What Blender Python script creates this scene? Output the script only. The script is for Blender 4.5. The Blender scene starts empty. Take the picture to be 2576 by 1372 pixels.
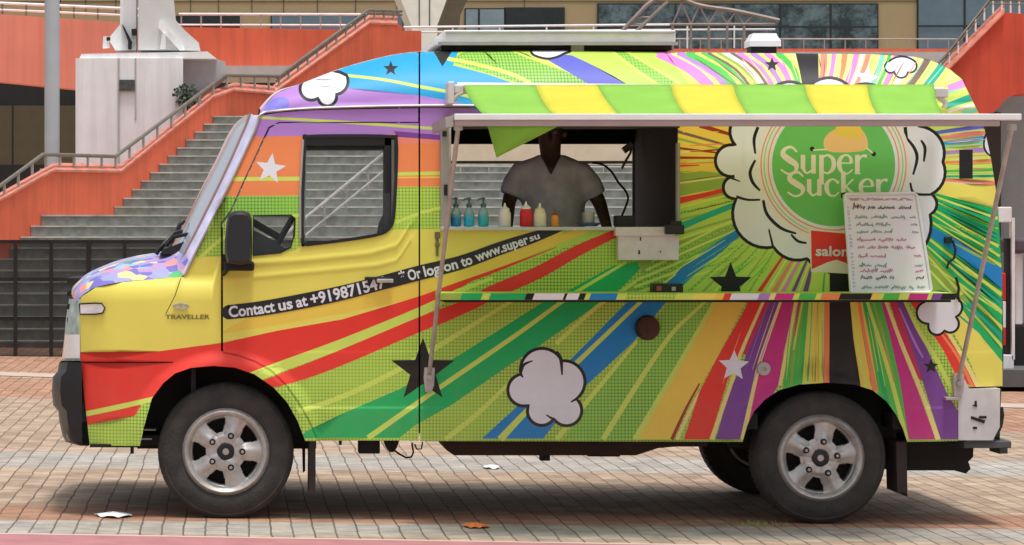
import bpy, bmesh, math, random
import numpy as np
from mathutils import Vector, Matrix
from mathutils.geometry import delaunay_2d_cdt
random.seed(7)
SC = bpy.context.scene
COL = SC.collection
R_ = math.radians

# ------------------------------------------------------------------ camera
FPX, EYE, DIST, FX, FY = 7134.0, 1.51, 14.5, 580.0, 570.0     # focal in px of a 2576 px wide picture
cd = bpy.data.cameras.new('camera'); cam = bpy.data.objects.new('camera', cd); COL.objects.link(cam)
cam.location = (0, -DIST, EYE); cam.rotation_euler = (R_(90), 0, 0)
cd.sensor_width = 36; cd.lens = 36 * FPX / 2576
cd.shift_x = (1288 - FX) / 2576; cd.shift_y = -(686 - FY) / 2576
cd.clip_end = 2000
SC.camera = cam
# ------------------------------------------------------------------ world, sun, exposure
SUN_EL, SUN_AZ = 79, 165        # azimuth as compass-like angle, the sun stands behind the camera
w = bpy.data.worlds.new('World'); SC.world = w; w.use_nodes = True
nt = w.node_tree; bg = nt.nodes['Background']
sky = nt.nodes.new('ShaderNodeTexSky'); sky.sky_type = 'NISHITA'; sky.sun_disc = False
sky.sun_elevation = R_(SUN_EL); sky.sun_rotation = R_(SUN_AZ); sky.dust_density = 4; sky.air_density = 1.0; sky.ozone_density = 1
hs = nt.nodes.new('ShaderNodeHueSaturation'); hs.inputs['Saturation'].default_value = 0.4
nt.links.new(sky.outputs[0], hs.inputs['Color']); nt.links.new(hs.outputs[0], bg.inputs[0])
bg.inputs[1].default_value = 0.115
sd = bpy.data.lights.new('sun', 'SUN'); sd.energy = 1.75; sd.angle = R_(11); sd.color = (1, .985, .955)
so = bpy.data.objects.new('sun', sd); COL.objects.link(so)
az = R_(SUN_AZ)
sdir = Vector((math.sin(az) * math.cos(R_(SUN_EL)), math.cos(az) * math.cos(R_(SUN_EL)), math.sin(R_(SUN_EL))))
so.rotation_euler = sdir.to_track_quat('Z', 'Y').to_euler()
SC.view_settings.view_transform = 'Standard'; SC.view_settings.look = 'None'
SC.view_settings.exposure = 0.36; SC.view_settings.gamma = 1

# ------------------------------------------------------------------ helpers
def at(px, py, Y):
    D = DIST + Y
    return Vector(((px - FX) * D / FPX, Y, EYE + (FY - py) * D / FPX))
def lin(c):
    c = c / 255.0
    return c / 12.92 if c <= .04045 else ((c + .055) / 1.055) ** 2.4
GAIN = 0.80
def alb(rgb, g=GAIN): return tuple(min(.92, lin(v) / g) for v in rgb) + (1,)
MATS = {}
def mat(name, rgb, rough=.5, metal=0, spec=.5, var=.10, scale=6, bump=0, coat=0, g=GAIN, bscale=60, detail=4, streak=0):
    if name in MATS: return MATS[name]
    m = bpy.data.materials.new(name); m.use_nodes = True; n = m.node_tree; p = n.nodes['Principled BSDF']
    c = alb(rgb, g)
    p.inputs['Roughness'].default_value = rough; p.inputs['Metallic'].default_value = metal
    p.inputs['Specular IOR Level'].default_value = spec; p.inputs['Coat Weight'].default_value = coat
    tc = n.nodes.new('ShaderNodeTexCoord')
    if var > 0:
        nz = n.nodes.new('ShaderNodeTexNoise'); nz.inputs['Scale'].default_value = scale; nz.inputs['Detail'].default_value = detail
        n.links.new(tc.outputs['Object'], nz.inputs['Vector'])
        mr = n.nodes.new('ShaderNodeMapRange'); mr.inputs[1].default_value = .25; mr.inputs[2].default_value = .75
        mr.inputs[3].default_value = 1 - var; mr.inputs[4].default_value = 1 + var
        n.links.new(nz.outputs[0], mr.inputs[0])
        vm = n.nodes.new('ShaderNodeVectorMath'); vm.operation = 'SCALE'; vm.inputs[0].default_value = c[:3]
        n.links.new(mr.outputs[0], vm.inputs['Scale']); n.links.new(vm.outputs[0], p.inputs['Base Color'])
    else: p.inputs['Base Color'].default_value = c
    if streak:
        ma = n.nodes.new('ShaderNodeMapping'); ma.inputs['Scale'].default_value = (3.5, 3.5, .22); n.links.new(tc.outputs['Object'], ma.inputs[0])
        z2 = n.nodes.new('ShaderNodeTexNoise'); z2.inputs['Scale'].default_value = 1.5; z2.inputs['Detail'].default_value = 9; z2.inputs['Roughness'].default_value = .7; n.links.new(ma.outputs[0], z2.inputs['Vector'])
        r2 = n.nodes.new('ShaderNodeMapRange'); r2.inputs[1].default_value = .36; r2.inputs[2].default_value = .56; r2.inputs[3].default_value = 1 - streak; r2.inputs[4].default_value = 1.02; n.links.new(z2.outputs[0], r2.inputs[0])
        v2 = n.nodes.new('ShaderNodeVectorMath'); v2.operation = 'SCALE'; n.links.new(vm.outputs[0], v2.inputs[0]); n.links.new(r2.outputs[0], v2.inputs['Scale']); n.links.new(v2.outputs[0], p.inputs['Base Color'])
    if bump > 0:
        nb = n.nodes.new('ShaderNodeTexNoise'); nb.inputs['Scale'].default_value = bscale; nb.inputs['Detail'].default_value = 3
        n.links.new(tc.outputs['Object'], nb.inputs['Vector'])
        bp = n.nodes.new('ShaderNodeBump'); bp.inputs['Strength'].default_value = bump; bp.inputs['Distance'].default_value = .01
        n.links.new(nb.outputs[0], bp.inputs['Height']); n.links.new(bp.outputs[0], p.inputs['Normal'])
    MATS[name] = m
    return m

def tag(o, label=None, cat=None, group=None, kind=None):
    for k, v in (('label', label), ('category', cat), ('group', group), ('kind', kind)):
        if v: o[k] = v
    return o
def empty(name, loc, label, cat, group=None):
    o = bpy.data.objects.new(name, None); COL.objects.link(o); o.location = loc
    return tag(o, label, cat, group)
def link(name, me, parent=None):
    o = bpy.data.objects.new(name, me); COL.objects.link(o)
    if parent is not None:
        o.parent = parent
        L = parent.location if parent.parent is None else Vector((0, 0, 0))
        o.matrix_parent_inverse = Matrix.Translation(-L)
    return o
class MB:
    """collects shapes, built as one mesh object in world coordinates"""
    def __init__(s): s.v = []; s.f = []; s.m = []; s.ms = []; s.cur = 0; s.sm = []
    def use(s, m):
        if m not in s.ms: s.ms.append(m)
        s.cur = s.ms.index(m); return s
    def add(s, vs, fs, smooth=False):
        b = len(s.v); s.v += [tuple(v) for v in vs]
        for f in fs: s.f.append([b + i for i in f]); s.m.append(s.cur); s.sm.append(smooth)
        return s
    def box(s, x0, x1, y0, y1, z0, z1, bev=0):
        if bev <= 0:
            vs = [(x, y, z) for x in (x0, x1) for y in (y0, y1) for z in (z0, z1)]
            return s.add(vs, [(0,1,3,2),(4,6,7,5),(0,4,5,1),(2,3,7,6),(0,2,6,4),(1,5,7,3)])
        bm = bmesh.new(); bmesh.ops.create_cube(bm, size=1)
        for v in bm.verts: v.co = Vector(((x0+x1)/2 + v.co.x*(x1-x0), (y0+y1)/2 + v.co.y*(y1-y0), (z0+z1)/2 + v.co.z*(z1-z0)))
        bmesh.ops.bevel(bm, geom=bm.edges[:], offset=bev, segments=2, affect='EDGES', profile=.5)
        bm.verts.index_update()
        s.add([v.co for v in bm.verts], [[v.index for v in f.verts] for f in bm.faces]); bm.free(); return s
    def pbox(s, px0, py0, px1, py1, y0, y1, bev=0):      # box whose front face at depth y0 spans a picture rectangle
        a = at(px0, py1, y0); b = at(px1, py0, y0)
        return s.box(a.x, b.x, y0, y1, a.z, b.z, bev)
    def tube(s, pts, r, n=8, caps=True):
        pts = [Vector(p) for p in pts]; rs = r if isinstance(r, (list, tuple)) else [r]*len(pts)
        vs = []; prev = None
        for i, p in enumerate(pts):
            d = (pts[min(i+1, len(pts)-1)] - pts[max(i-1, 0)]).normalized()
            if prev is None: a = d.orthogonal().normalized()
            else:
                a = prev - d * prev.dot(d)
                a = a.normalized() if a.length > 1e-6 else d.orthogonal().normalized()
            prev = a; b = d.cross(a)
            for k in range(n):
                t = 2*math.pi*k/n; vs.append(p + (a*math.cos(t) + b*math.sin(t))*rs[i])
        fs = [(i*n+k, i*n+(k+1) % n, (i+1)*n+(k+1) % n, (i+1)*n+k) for i in range(len(pts)-1) for k in range(n)]
        if caps: fs += [tuple(range(n))[::-1], tuple((len(pts)-1)*n+k for k in range(n))]
        return s.add(vs, fs, True)
    def lathe(s, prof, c, axis='z', n=32, close=False):   # prof: (radius, height along axis)
        vs = []; c = Vector(c)
        for r, h in prof:
            for k in range(n):
                t = 2*math.pi*k/n
                if axis == 'z': vs.append(c + Vector((r*math.cos(t), r*math.sin(t), h)))
                else: vs.append(c + Vector((r*math.cos(t), h, r*math.sin(t))))
        m = len(prof)
        fs = [(i*n+k, i*n+(k+1) % n, ((i+1) % m)*n+(k+1) % n, ((i+1) % m)*n+k) for i in range(m if close else m-1) for k in range(n)]
        return s.add(vs, fs, True)
    def prism(s, pts, y0, y1=None, dfun=None, thick=None):   # picture outline at depth y0 (or dfun(px,py)), real thickness behind it
        a = []
        for p in pts:
            Y = dfun(p[0], p[1]) if dfun else y0
            a.append(at(p[0], p[1], Y))
        t = thick if thick is not None else (y1 - y0)
        n = len(a)
        vs = a + [v + Vector((0, t, 0)) for v in a]
        fs = [tuple(range(n)), tuple(range(2*n-1, n-1, -1))] + [(i, i+n, (i+1) % n+n, (i+1) % n) for i in range(n)]
        return s.add(vs, fs)
    def loft(s, rows, smooth=True, closed=False):
        n = len(rows[0]); vs = [p for r in rows for p in r]
        fs = []
        for i in range(len(rows)-1):
            for k in range(n if closed else n-1): fs.append((i*n+k, i*n+(k+1) % n, (i+1)*n+(k+1) % n, (i+1)*n+k))
        return s.add(vs, fs, smooth)
    def build(s, name, parent=None, sharp=40, fix=True):
        me = bpy.data.meshes.new(name); me.from_pydata(s.v, [], s.f)
        for m in s.ms: me.materials.append(m)
        me.polygons.foreach_set('material_index', s.m); me.polygons.foreach_set('use_smooth', s.sm)
        if fix:
            bm = bmesh.new(); bm.from_mesh(me); bmesh.ops.recalc_face_normals(bm, faces=bm.faces[:])
            for e in bm.edges:
                if len(e.link_faces) == 2 and e.calc_face_angle(0) > R_(sharp): e.smooth = False
            bm.to_mesh(me); bm.free()
        me.update()
        return link(name, me, parent)
def M(*ms):
    b = MB()
    if ms: b.use(ms[0])
    return b
def glass(name, tint=(200, 215, 215), amount=.25, rough=.03):
    m = bpy.data.materials.new(name); m.use_nodes = True; n = m.node_tree
    p = n.nodes['Principled BSDF']; out = n.nodes['Material Output']
    p.inputs['Base Color'].default_value = alb(tint); p.inputs['Roughness'].default_value = rough
    tr = n.nodes.new('ShaderNodeBsdfTransparent'); mx = n.nodes.new('ShaderNodeMixShader')
    fr = n.nodes.new('ShaderNodeFresnel'); fr.inputs[0].default_value = 1.45
    ad = n.nodes.new('ShaderNodeMath'); ad.operation = 'ADD'; ad.use_clamp = True; ad.inputs[1].default_value = amount
    n.links.new(fr.outputs[0], ad.inputs[0]); n.links.new(ad.outputs[0], mx.inputs[0])
    n.links.new(tr.outputs[0], mx.inputs[1]); n.links.new(p.outputs[0], mx.inputs[2]); n.links.new(mx.outputs[0], out.inputs[0])
    return m
def text_mesh(s, size=1.0, offset=0.0, spacing=1.0):
    """flat glyph outlines of a string: vertices (x,y) and faces"""
    cu = bpy.data.curves.new('t', 'FONT'); cu.body = s; cu.size = size; cu.offset = offset; cu.space_character = spacing
    cu.resolution_u = 3; cu.fill_mode = 'FRONT'
    o = bpy.data.objects.new('t', cu); COL.objects.link(o)
    dg = bpy.context.evaluated_depsgraph_get(); me = bpy.data.meshes.new_from_object(o.evaluated_get(dg))
    V = [(v.co.x, v.co.y) for v in me.vertices]; Fc = [list(p.vertices) for p in me.polygons]
    bpy.data.objects.remove(o); bpy.data.meshes.remove(me); bpy.data.curves.remove(cu)
    return V, Fc
def S(s):
    return [tuple(float(q) for q in t.split(',')) for t in s.split()]
def catmull(pts, closed, k=5):
    P = [np.array(p, float) for p in pts]; n = len(P); out = []
    for i in range(n if closed else n-1):
        if closed: a, b, c, d = P[i-1], P[i], P[(i+1) % n], P[(i+2) % n]
        else: a, b, c, d = P[max(i-1, 0)], P[i], P[i+1], P[min(i+2, n-1)]
        for j in range(k):
            t = j/k
            out.append(.5*((2*b) + (c-a)*t + (2*a-5*b+4*c-d)*t*t + (3*b-a-3*c+d)*t**3))
    if not closed: out.append(P[-1])
    return [tuple(o) for o in out]

dark = mat('black_plastic', (24, 25, 28), .45, var=.25, bump=.15)
rubber = mat('tyre_rubber', (54, 51, 49), .85, var=.3, scale=14, bump=.4, detail=8)
blackm = mat('dark_chassis_metal', (22, 19, 18), .7, var=.4)
steel = mat('galvanised_steel', (165, 160, 155), .45, .3, var=.15)
alum = mat('white_aluminium', (228, 228, 232), .35, .1, var=.05)
chrome = mat('alloy_metal', (176, 172, 168), .40, .6, var=.2, scale=25, detail=8)
seam = mat('panel_gap', (38, 30, 28), .8, var=0)

# ================================================================== THE VAN WRAP (vinyl graphics, in picture px of the side elevation)
WC = dict(yellow=(218,206,92), gold=(222,190,76), lime=(172,200,80), stripe=(192,210,92), dgreen=(14,165,88), teal=(22,160,128),
          blue=(16,122,184), cyan=(14,148,196), indigo=(84,90,182), purple=(116,62,142), lav=(166,120,192), red=(216,52,42), crimson=(186,44,84),
          orange=(232,128,78), magenta=(190,42,124), pink=(218,122,190), pale=(224,206,128), black=(16,16,19), white=(214,214,220),
          brown=(112,88,78), green=(72,178,68), salmon=(238,128,108), logo=(100,180,92), cream=(226,212,196), olive=(140,165,70), lilac=(216,200,226),
          dkred=(150,40,30), periw=(120,115,200), mint=(120,200,165), peach=(240,180,120))
def dusty(m, p, src):
    n = m.node_tree; g_ = n.nodes.new('ShaderNodeNewGeometry'); sp = n.nodes.new('ShaderNodeSeparateXYZ'); n.links.new(g_.outputs['Position'], sp.inputs[0])
    r = n.nodes.new('ShaderNodeMapRange'); r.inputs[1].default_value = .95; r.inputs[2].default_value = .40; r.inputs[3].default_value = .015; r.inputs[4].default_value = .13; n.links.new(sp.outputs[2], r.inputs[0])
    z = n.nodes.new('ShaderNodeTexNoise'); z.inputs['Scale'].default_value = 7; z.inputs['Detail'].default_value = 8; z.inputs['Roughness'].default_value = .7; n.links.new(g_.outputs['Position'], z.inputs['Vector'])
    r2 = n.nodes.new('ShaderNodeMapRange'); r2.inputs[1].default_value = .35; r2.inputs[2].default_value = .7; r2.inputs[3].default_value = .3; r2.inputs[4].default_value = 1.6; n.links.new(z.outputs[0], r2.inputs[0])
    mu = n.nodes.new('ShaderNodeMath'); mu.operation = 'MULTIPLY'; n.links.new(r.outputs[0], mu.inputs[0]); n.links.new(r2.outputs[0], mu.inputs[1])
    mx = n.nodes.new('ShaderNodeMix'); mx.data_type = 'RGBA'; n.links.new(mu.outputs[0], mx.inputs[0]); n.links.new(src, mx.inputs[6]); mx.inputs[7].default_value = alb((150, 130, 108)); n.links.new(mx.outputs[2], p.inputs['Base Color'])
    nb = n.nodes.new('ShaderNodeTexNoise'); nb.inputs['Scale'].default_value = 5; nb.inputs['Detail'].default_value = 2; n.links.new(g_.outputs['Position'], nb.inputs['Vector'])
    bp = n.nodes.new('ShaderNodeBump'); bp.inputs['Strength'].default_value = .25; bp.inputs['Distance'].default_value = .01; n.links.new(nb.outputs[0], bp.inputs['Height']); n.links.new(bp.outputs[0], p.inputs['Normal'])
for k, c in WC.items():
    m_ = mat('vinyl_' + k, c, .5, spec=.35, var=.05, scale=3, coat=0); p__ = m_.node_tree.nodes['Principled BSDF']; dusty(m_, p__, p__.inputs['Base Color'].links[0].from_socket)
def hatch_mat(name, base, line):
    m = bpy.data.materials.new(name); m.use_nodes = True; n = m.node_tree; p = n.nodes['Principled BSDF']
    p.inputs['Roughness'].default_value = .5; p.inputs['Specular IOR Level'].default_value = .35
    tc = n.nodes.new('ShaderNodeTexCoord'); sp = n.nodes.new('ShaderNodeSeparateXYZ'); n.links.new(tc.outputs['Object'], sp.inputs[0])
    fs = []
    for ax in (0, 2):
        a = n.nodes.new('ShaderNodeMath'); a.operation = 'MULTIPLY'; a.inputs[1].default_value = 1/.0172
        b = n.nodes.new('ShaderNodeMath'); b.operation = 'FRACT'; c = n.nodes.new('ShaderNodeMath'); c.operation = 'LESS_THAN'; c.inputs[1].default_value = .36
        n.links.new(sp.outputs[ax], a.inputs[0]); n.links.new(a.outputs[0], b.inputs[0]); n.links.new(b.outputs[0], c.inputs[0]); fs.append(c)
    mx = n.nodes.new('ShaderNodeMath'); mx.operation = 'ADD'; n.links.new(fs[0].outputs[0], mx.inputs[0]); n.links.new(fs[1].outputs[0], mx.inputs[1])
    nz = n.nodes.new('ShaderNodeTexNoise'); nz.inputs['Scale'].default_value = 2.2; n.links.new(tc.outputs['Object'], nz.inputs['Vector'])
    mr = n.nodes.new('ShaderNodeMapRange'); mr.inputs[1].default_value = .35; mr.inputs[2].default_value = .65; mr.inputs[3].default_value = .22; mr.inputs[4].default_value = .44
    n.links.new(nz.outputs[0], mr.inputs[0])
    mm = n.nodes.new('ShaderNodeMath'); mm.operation = 'MULTIPLY'; n.links.new(mx.outputs[0], mm.inputs[0]); n.links.new(mr.outputs[0], mm.inputs[1])
    mix = n.nodes.new('ShaderNodeMix'); mix.data_type = 'RGBA'
    mix.inputs[6].default_value = alb(base); mix.inputs[7].default_value = alb(line)
    n.links.new(mm.outputs[0], mix.inputs[0]); dusty(m, p, mix.outputs[2])
    MATS[name] = m
hatch_mat('vinyl_hatch', (172, 206, 80), (66, 84, 40))
hatch_mat('vinyl_hatchd', (142, 198, 76), (50, 78, 38))

LAY = []       # (material, polygon)
def P(c, s, smooth=False):
    pts = S(s) if isinstance(s, str) else s
    if smooth: pts = catmull(pts, True, 4)
    LAY.append((c, [(float(a), float(b)) for a, b in pts]))
def ribbon(pts, k=4):
    q = catmull(pts, False, k) if len(pts) > 2 else pts
    L, Rr = [], []
    for i, p in enumerate(q):
        a = q[max(i-1, 0)]; b = q[min(i+1, len(q)-1)]
        dx, dy = b[0]-a[0], b[1]-a[1]; l = math.hypot(dx, dy) or 1
        nx, ny = -dy/l, dx/l; h = p[2]/2
        L.append((p[0]+nx*h, p[1]+ny*h)); Rr.append((p[0]-nx*h, p[1]-ny*h))
    return L + Rr[::-1]
def R(c, s, k=4):
    pts = S(s) if isinstance(s, str) else s
    LAY.append((c, ribbon(pts, k)))
def star(c, cx, cy, r, rot=0, inner=.42):
    P(c, [(cx + (r if i % 2 == 0 else r*inner)*math.sin(R_(rot + i*36)), cy - (r if i % 2 == 0 else r*inner)*math.cos(R_(rot + i*36))) for i in range(10)])
def cloud(s, wd=9):
    pts = S(s) if isinstance(s, str) else s
    q = catmull(pts, True, 4); P('white', q)
    LAY.append(('black_ring', ribbon([(a, b, wd) for a, b in q + q[:2]], 1)))

def lobes(s):
    p = S(s); out = []; n = len(p)
    for i in range(0, n, 2):
        a, m, b = p[i], p[i+1], p[(i+2) % n]
        ax, ay = a; bx, by = m; cx_, cy_ = b; d = 2*(ax*(by-cy_) + bx*(cy_-ay) + cx_*(ay-by))
        if abs(d) < 1: out += [a, m]; continue
        ux = ((ax*ax+ay*ay)*(by-cy_) + (bx*bx+by*by)*(cy_-ay) + (cx_*cx_+cy_*cy_)*(ay-by))/d; uy = ((ax*ax+ay*ay)*(cx_-bx) + (bx*bx+by*by)*(ax-cx_) + (cx_*cx_+cy_*cy_)*(bx-ax))/d
        r = math.hypot(ax-ux, ay-uy); t0 = math.atan2(ay-uy, ax-ux); tm = math.atan2(by-uy, bx-ux); t1 = math.atan2(cy_-uy, cx_-ux)
        d1 = (t1-t0) % (2*math.pi); dm = (tm-t0) % (2*math.pi)
        if dm > d1: d1 -= 2*math.pi
        k = max(3, int(abs(d1)*5)); out += [(ux + r*math.cos(t0 + d1*j/k), uy + r*math.sin(t0 + d1*j/k)) for j in range(k)]
    return out
def puff(s, wd=8):
    q = lobes(s); P('white', q); LAY.append(('black_ring', ribbon([(a, b, wd) for a, b in q + q[:2]], 1)))
# --- base colours
P('hatch', '100,100 2600,100 2600,1130 100,1130')
P('lime', '1700,300 2360,300 2360,742 1700,742')
P('yellow', '100,640 480,648 560,645 740,632 770,606 1000,578 1105,576 1115,560 1500,560 1575,570 1300,664 1150,722 1060,752 859,805 700,832 560,862 400,884 100,890')
P('gold', '700,770 980,700 1150,690 1110,730 980,765 800,800 620,830 560,835', True)
P('lime', '1240,560 1580,568 1330,655 1200,702 1110,735 1160,690 1330,625 1420,585')
P('gold', '1160,672 1340,612 1460,575 1500,575 1340,640 1180,705 1112,728', False)
# front red fields
P('red', '100,888 400,884 560,863 700,832 860,804 1055,752 1130,728 1200,700 1120,748 1055,775 859,855 720,905 600,960 360,1010 340,1046 218,1070 100,1090')
R('red', '1400,622,2 1250,680,8 1130,724,12 1055,757,22 859,830,49')
R('stripe', '1240,700,8 1150,735,14 1055,786,24 859,866,25 700,925,27 620,955,26')
R('red', '1552,586,20 1450,633,28 1352,687,32 1235,737,34 1192,762,30 1110,796,36 1055,817,36 859,900,38 740,945,34 650,972,20')
R('stripe', '195,1046,13 300,1024,13 400,1001,12')
# pale stripes in the hatch and the green / blue bands
R('stripe', '1330,735,6 1259,775,9 1106,869,13 986,939,13 859,999,13 750,1036,12')
P('dgreen', '1632,655 1545,668 1419,737 1359,765 1159,892 1006,979 859,1042 770,1085 755,1102 1005,1102 1042,1072 1136,1019 1292,912 1359,869 1509,762 1560,728')
R('stripe', '1575,660,7 1446,737,9 1406,765,10 1300,842,11 1150,945,12 1076,996,12 926,1102,14')
R('stripe', '1660,668,6 1560,735,9 1502,772,10 1399,865,11')
R('stripe', '1280,965,8 1200,1042,12 1120,1106,13')
P('hatchd', '1640,742 1805,742 1800,764 1717,900 1592,1106 1420,1106 1500,980 1600,860 1680,765')
P('olive', '1600,652 1720,600 1860,560 1860,600 1720,690 1640,742 1560,742 1620,700')
for i in range(9):
    f = i/8
    R('hatchd' if i % 2 else 'stripe', [(1862-10*f, 545+120*f, 3), (1717-40*f, 618+95*f, 7), (1640-60*f, 660+85*f, 8)])
R('teal', '1845,517,14 1717,570,16 1600,640,14')
P('blue', '1862,572 1800,612 1717,672 1650,737 1576,762 1442,899 1302,1022 1212,1104 1366,1104 1440,1010 1476,969 1592,862 1672,765 1700,737 1735,703 1862,594')
R('stripe', '1700,690,4 1640,737,7 1606,765,9 1452,912,12 1330,1030,14 1258,1106,18')
R('stripe', '1602,859,8 1476,1012,12 1400,1106,13')
R('stripe', '1830,700,5 1760,772,8 1686,845,11 1592,985,13 1517,1106,14')
# above the folding table, right of the blue band
for a, b, wd, c in ((1870,1722,7,'hatchd'),(1890,1760,6,'olive'),(1915,1800,7,'hatchd'),(1940,1850,5,'olive'),(1958,1880,5,'olive')):
    R(c, [(a, 615, wd*.5), (b, 742, wd)])
for a, b, wd, c in ((1972,1905,11,'red'),(1985,1925,6,'pale'),(2000,1942,12,'salmon'),(2010,1955,5,'pale'),(2018,1966,9,'pink'),(2027,1978,5,'stripe'),(2033,1992,9,'purple'),(2040,2006,5,'pale'),(2046,2024,13,'purple')):
    R(c, [(a+8, 630, wd*.5), (b, 742, wd)])
P('stripe', '2045,660 2088,660 2088,742 2035,742'); R('green', '2075,680,4 2070,742,6')
# below the table: yellow, reds, purples
P('gold', '1805,742 1717,900 1592,1106 1690,1106 1745,1000 1807,895 1885,742')
R('stripe', '1808,742,10 1712,910,12 1597,1106,14')
R('dkred', '1760,965,4 1725,1030,7 1690,1106,9'); R('pale', '1775,962,4 1740,1025,8 1703,1106,9')
P('red', '1885,742 1877,772 1807,895 1760,985 1720,1106 1786,1106 1830,959 1864,885 1925,742')
P('crimson', '1925,742 1868,892 1885,895 1950,742'); 
P('purple', '1945,742 1877,895 1835,985 1800,1106 1866,1106 1884,1012 1910,902 1970,742')
R('pale', '1928,742,7 1862,892,9 1844,952,9 1790,1106,11'); R('crimson', '1940,742,6 1876,890,7')
P('magenta', '1972,742 1917,899 1905,960 1868,1106 1900,1106 1940,1000 1958,969 1972,885 2003,742')
R('pale', '1970,742,7 1915,899,9 1898,969,10 1868,1106,12')
P('green', '2010,742 1984,902 1966,990 2017,970 2034,772 2036,742')
R('pale', '2005,742,7 1977,895,9 1962,970,9'); R('crimson', '2014,742,5 1996,850,5')
R('olive', '2026,742,4 2000,880,5 1990,970,6'); R('stripe', '2022,742,4 1996,880,5')
P('stripe', '2036,742 2017,975 2086,975 2086,742'); P('gold', '2050,742 2043,975 2060,975 2062,742'); R('olive', '2058,742,3 2050,960,4'); R('olive', '2044,742,3 2032,960,4')
P('orange', '2074,742 2070,975 2086,975 2086,742')
P('black', '2087,676 2132,676 2137,742 2147,852 2163,960 2170,1000 2086,1000')
P('gold', '2132,742 2137,742 2147,852 2167,985 2215,985 2187,852 2165,742')
R('orange', '2158,742,8 2176,852,10 2202,985,14'); R('stripe', '2141,742,4 2153,852,6 2182,985,7')
P('green', '2165,742 2187,852 2207,972 2230,1106 2290,1106 2264,959 2240,852 2215,742')
R('dgreen', '2172,742,6 2194,852,8 2240,1050,12'); R('stripe', '2176,742,7 2224,895,10 2250,985,11 2280,1106,12'); R('olive', '2192,742,5 2220,840,7 2250,960,6')
P('magenta', '2212,742 2240,852 2264,959 2286,1106 2354,1106 2310,985 2262,865 2224,742')
P('crimson', '2232,742 2270,862 2306,950 2322,960 2290,862 2258,742')
P('purple', '2250,742 2290,862 2318,950 2366,1106 2440,1106 2410,1035 2380,985 2340,895 2295,800 2270,742')
R('pale', '2222,742,7 2267,862,10 2304,952,11 2334,1029,11 2360,1106,13'); R('lav', '2262,775,4 2300,860,6 2322,900,4')
P('red', '2275,742 2330,815 2375,885 2410,955 2470,985 2500,985 2455,960 2415,895 2380,840 2340,790 2330,742')
R('stripe', '2272,750,7 2310,829,10 2350,895,11 2384,959,11 2410,1012,11')
# right-hand sector
P('yellow', '2330,440 2530,440 2530,530 2340,484')
P('dgreen', '2320,478 2345,484 2530,532 2530,925 2447,819 2400,745 2300,742 2300,560')
for s in ('2350,494,5 2510,550,8', '2350,506,3 2510,575,5', '2345,526,5 2512,620,9', '2338,536,4 2515,645,7', '2330,550,5 2520,670,9', '2322,590,6 2520,742,10',
          '2325,612,4 2525,790,9', '2330,640,5 2525,830,10', '2340,668,4 2528,880,8', '2335,700,5 2450,830,9'): R('stripe', s)
for s in ('2345,515,5 2512,598,9', '2325,603,5 2520,765,10', '2335,655,6 2526,855,10'): R('teal', s)
P('olive', '2325,620 2400,700 2440,765 2395,742 2320,735')
for s in ('2330,640,4 2420,742,8', '2325,665,4 2395,742,8'): R('stripe', s)
P('blue', '2322,560 2400,600 2530,682 2530,735 2390,628 2322,584')
P('yellow', '2360,742 2395,770 2425,784 2447,819 2530,922 2530,985 2470,985 2440,910 2400,840 2360,790')
R('pale', '2375,820,7 2424,902,10 2466,985,12'); R('orange', '2370,842,5 2412,902,8 2452,985,8')
# upper right sector
P('stripe', '2300,290 2520,290 2520,442 2300,442')
for s, c in (('2310,318,8 2480,300,10', 'olive'), ('2340,336,8 2480,318,12', 'indigo'), ('2340,350,8 2485,334,10', 'salmon'), ('2345,364,9 2490,346,12', 'cyan'), ('2350,372,5 2490,360,8', 'mint'),
             ('2352,387,8 2495,376,13', 'lav'), ('2360,410,7 2500,405,9', 'orange'), ('2365,432,6 2500,427,8', 'green'), ('2365,445,6 2505,443,7', 'teal'), ('2360,452,7 2505,462,10', 'salmon')): R(c, s, 1)
P('black', '2413,377 2447,377 2447,450 2413,450')
cloud('2490,330 2478,345 2476,372 2492,392 2520,380 2520,335', 5)
# left of the logo cloud
P('gold', '1700,300 1870,300 1870,500 1700,500'); P('olive', '1700,425 1860,440 1860,500 1700,500')
for s, c in (('1700,330,8 1860,375,5', 'brown'), ('1700,348,7 1850,385,4', 'olive'), ('1760,316,12 1860,345,7', 'dkred'), ('1700,372,6 1830,388,4', 'dkred'), ('1700,384,5 1840,375,3', 'pale'),
             ('1700,397,7 1840,398,4', 'dkred'), ('1700,412,5 1830,408,3', 'orange'), ('1700,418,6 1760,416,3', 'red'), ('1700,430,5 1820,425,3', 'gold'), ('1700,446,6 1740,444,3', 'olive'),
             ('1700,462,5 1830,445,3', 'pale'), ('1700,508,16 1850,472,10', 'red'), ('1780,342,6 1860,362,4', 'gold')): R(c, s, 1)
for s, c in (('1700,525,6 1840,490,4', 'stripe'), ('1700,540,7 1845,505,4', 'hatchd'), ('1700,556,6 1850,520,4', 'olive'), ('1700,592,7 1860,545,4', 'olive'), ('1700,606,6 1862,552,4', 'stripe')): R(c, s, 1)
R('teal', '1845,517,12 1700,575,17', 1)
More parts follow.
